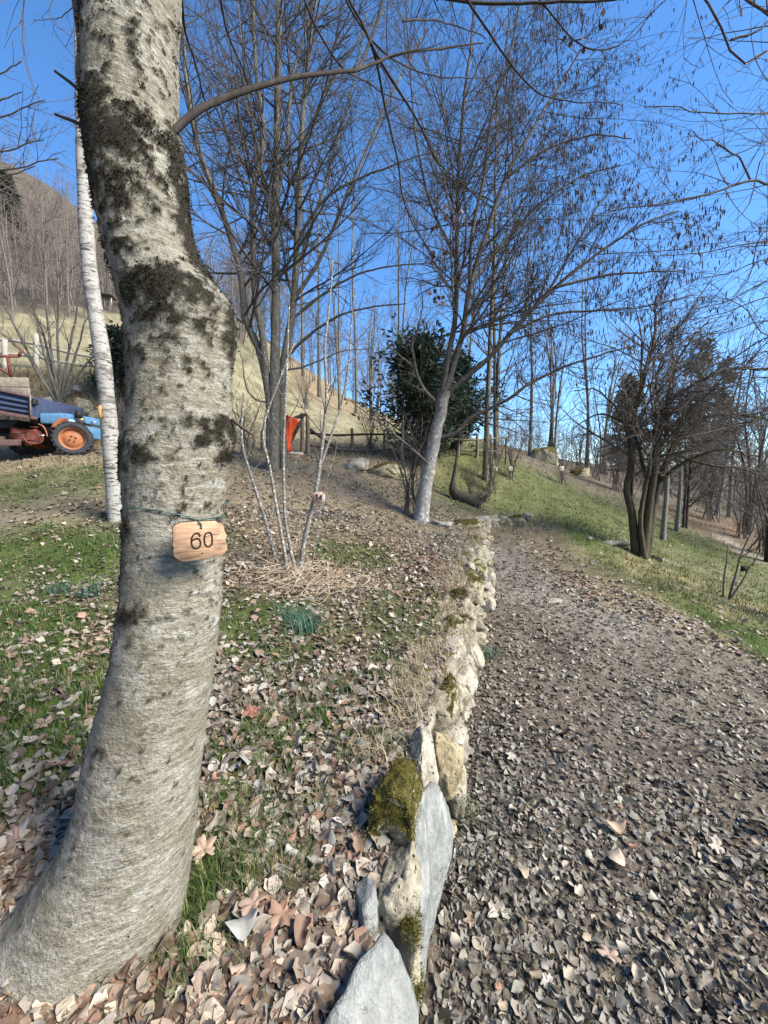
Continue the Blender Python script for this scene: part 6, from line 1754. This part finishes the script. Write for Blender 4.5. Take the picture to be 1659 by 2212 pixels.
# the 300 leaves that show largest are objects of their own
def lobed(r_, seed):
    t = np.linspace(0, 2 * math.pi, 41)[:-1]
    rad = .5 * (.62 + .38 * np.abs(np.cos(2.5 * (t - math.pi / 2))) ** .8) * (1 + .12 * np.sin(11 * t))
    rad = rad * np.where(np.abs(t - 3 * math.pi / 2) < .35, .6, 1)
    rings = []
    for k_, s_ in enumerate((.3, .65, 1.0)):
        x, y = rad * s_ * np.cos(t), rad * s_ * np.sin(t)
        z = .25 * (x ** 2) * r_.uniform(-.5, 1.6) + .35 * np.abs(y) * x * r_.normal() * .4 + .05 * s_ * np.sin(5 * t + seed) + .16 * s_ ** 2 * (r_.uniform(0, 1))
        rings.append(np.stack([x, y, z], 1))
    V = np.concatenate([[[0, 0, 0]]] + rings); n = 40
    T = np.stack([np.zeros(n, int), 1 + np.arange(n), 1 + (np.arange(n) + 1) % n], 1)
    Q = np.concatenate([np.stack([1 + k_ * n + np.arange(n), 1 + (k_ + 1) * n + np.arange(n), 1 + (k_ + 1) * n + (np.arange(n) + 1) % n, 1 + k_ * n + (np.arange(n) + 1) % n], 1) for k_ in range(2)])
    return V, [T, Q]
rk = np.random.default_rng(321)
LM = []
for s in range(10):
    if s < 7:
        w, f, c = leaf_cloud(np.zeros(1), np.zeros(1), np.ones(1), np.ones((1, 3)), rk, 7, 5, 0, .12, zoff=np.zeros(1))
        w[:, 2] -= w[:, 2].min(); m_ = mesh_from('fallen_leaf', w, f)
    else:
        v, f = lobed(rk, s); v[:, 2] -= v[:, 2].min(); m_ = mesh_from('fallen_leaf', v, f)
    m_.materials.append(MAT['fallen_leaf']); LM.append(m_)
ADJ = [('pale tan', (.52, .43, .34)), ('tan', (.42, .30, .22)), ('brown', (.28, .18, .12)), ('dark brown', (.15, .10, .07)), ('greyish', (.36, .31, .27)), ('reddish', (.41, .20, .12))]
groups = [('terrace leaves nearest the camera', 'dry tan fallen leaf lying on the terrace between trunk and wall'), ('path leaves nearest the camera', 'dry grey brown fallen leaf lying on the near path right of the wall'), ('leaves left of the trunk', 'dry fallen leaf lying in the grass left of the near trunk')]
cnt = 0; tries = 0
while cnt < 292 and tries < 8000:
    tries += 1
    px = rk.uniform(0, 1659); py_ = rk.uniform(1450, 2212)
    z_guess = .46 if px < 890 else .02
    t_ = Z(px, py_, z_guess)
    q = P(*t_)
    if q[1] < .3 or q[1] > 3.0: continue
    e = q[0] - float(wall_x(q[1]))
    if -.06 < e < .2: continue
    if math.hypot((q[0] + .60) / .26, (q[1] - .93) / .24) < 1: continue
    gi = 1 if e > 0 else (2 if q[0] < -.63 else 0)
    g_ = gz(q[0], q[1])[0]
    lob_ = rk.random() < .16
    o = bpy.data.objects.new('fallen_leaf', LM[int(rk.integers(7, 10)) if lob_ else int(rk.integers(0, 7))]); col.objects.link(o)
    s_ = (rk.uniform(.034, .058) if not lob_ else rk.uniform(.045, .075)) * (.85 if gi == 1 else 1)
    o.scale = (s_, s_, s_ * rk.uniform(.8, 1.3)); o.rotation_euler = (rk.normal() * .3, rk.normal() * .3, rk.uniform(0, 6.28))
    o.location = (q[0], q[1], g_ + .016 + rk.uniform(0, .008))
    pal = PAL_P if gi == 1 else PAL_T
    cc = pal[int(rk.integers(len(pal)))] * rk.uniform(.85, 1.15)
    if rk.random() < .05: cc = np.array([.42, .19, .10])
    cc = cc * np.array([.98, 1.0, .93]) * .76 + cc.mean() * .22
    o.color = (*[float(v) for v in cc], 1)
    adj = min(ADJ, key=lambda a: np.abs(np.array(a[1]) - cc).sum())[0]
    kindw = 'lobed' if lob_ else 'oval'
    rr_ = math.hypot(q[0], q[1])
    where = [('at the bottom edge of the terrace' if rr_ < 1.15 else 'on the terrace level with the mossy boulder' if rr_ < 1.7 else 'on the terrace behind the mossy boulder'),
             ('on the path at the bottom edge' if rr_ < 1.6 else 'on the path beside the long slab' if q[0] < 1.0 else 'on the path towards the right edge'),
             ('in the grass left of the near trunk' if rr_ > 1.7 else 'on the ground at the lower left edge')][gi]
    tag(o, '%s %s dry leaf lying %s' % (adj, kindw, where), 'leaf', '%s %s leaves %s' % (adj, kindw, where))
    cnt += 1
# a few big leaves one can point at
for (px, py_, s_, cc, lab, rz) in [(1330, 1812, .085, (.56, .40, .27), 'single large pale tan leaf lying flat on the path', .3), (1330, 1880, .07, (.50, .41, .32), 'pale folded leaf just below the large tan path leaf', 1.2), (545, 1570, .085, (.27, .12, .08), 'reddish brown lobed leaf right of the trunk', 2.0),
                                   (440, 1860, .075, (.44, .32, .23), 'big pinkish tan leaf beside the trunk foot', .6), (525, 2010, .075, (.40, .39, .35), 'large pale grey leaf lying near the trunk foot', .8), (610, 1975, .078, (.34, .21, .14), 'big rounded brown leaf right of the pale grey one', 2.4),
                                   (545, 1960, .07, (.38, .27, .20), 'big tan lobed leaf above the pale grey leaf', 1.4), (1315, 2080, .075, (.42, .31, .24), 'pinkish leaf on the near path at the lower right', 4.0)]:
    q = P(*Z(px, py_, .50 if px < 890 else .02)); g_ = gz(q[0], q[1])[0]
    o = bpy.data.objects.new('fallen_leaf', LM[7 if 'lobed' in lab or 'rounded' in lab or 'pinkish' in lab else 2]); col.objects.link(o)
    o.scale = (s_, s_, s_); o.rotation_euler = (rk.normal() * .15, rk.normal() * .15, rz); o.location = (q[0], q[1], g_ + .03); o.color = (*cc, 1)
    tag(o, lab, 'leaf')
# fallen twigs
for i, (pts, lab) in enumerate([([(480, 1610), (500, 1640), (520, 1660)], 'thin twig lying on the leaves right of the trunk'), ([(1010, 1770), (1060, 1790), (1120, 1830)], 'thin stalk lying on the path below the wall'), ([(610, 1520), (625, 1560), (640, 1590)], 'short twig lying above the grass rosette'), ([(1380, 1600), (1460, 1630), (1540, 1650)], 'dark twig lying across the path')]):
    l = [P(*Z(a, b_, .5 if a < 890 else .05)) for a, b_ in pts]
    l = np.array([[q[0], q[1], gz(q[0], q[1])[0] + .03] for q in l])
    tag(add('twig', *tube(l, [.0035, .002], 5, 10), MAT['twig_brown']), lab, 'twig')
# moss cushions on the boulders by the slab
rmo = np.random.default_rng(77)
for so in [o for o in wall.children if o.data.materials[0] in (MAT['stone_mossy'], MAT['stone_overgrown'])][:8]:
    m_ = so.data
    co_ = np.empty(len(m_.vertices) * 3, np.float32); m_.vertices.foreach_get('co', co_); co_ = co_.reshape(-1, 3)
    no_ = np.empty(len(m_.vertices) * 3, np.float32); m_.vertices.foreach_get('normal', no_); no_ = no_.reshape(-1, 3)
    k_ = np.where((no_[:, 2] + (fbm(co_ * 12, 3, 3) - .5) * 2.2 > .35))[0]
    if len(k_) < 10: continue
    k_ = rmo.choice(k_, min(900, len(k_) * 4))
    v, f, c = tuft_mesh(co_[k_] + rmo.normal(size=(len(k_), 3)) * .006, no_[k_], 5, .009, .0014, .004, rmo, (.035, .034, .006), (.16, .14, .035), .2)
    me = mesh_from('moss', v, f, False); vattr(me, 'col', c, 'COL')
    o = place('moss', me, MAT['plain_col'], so); o['kind'] = 'stuff'
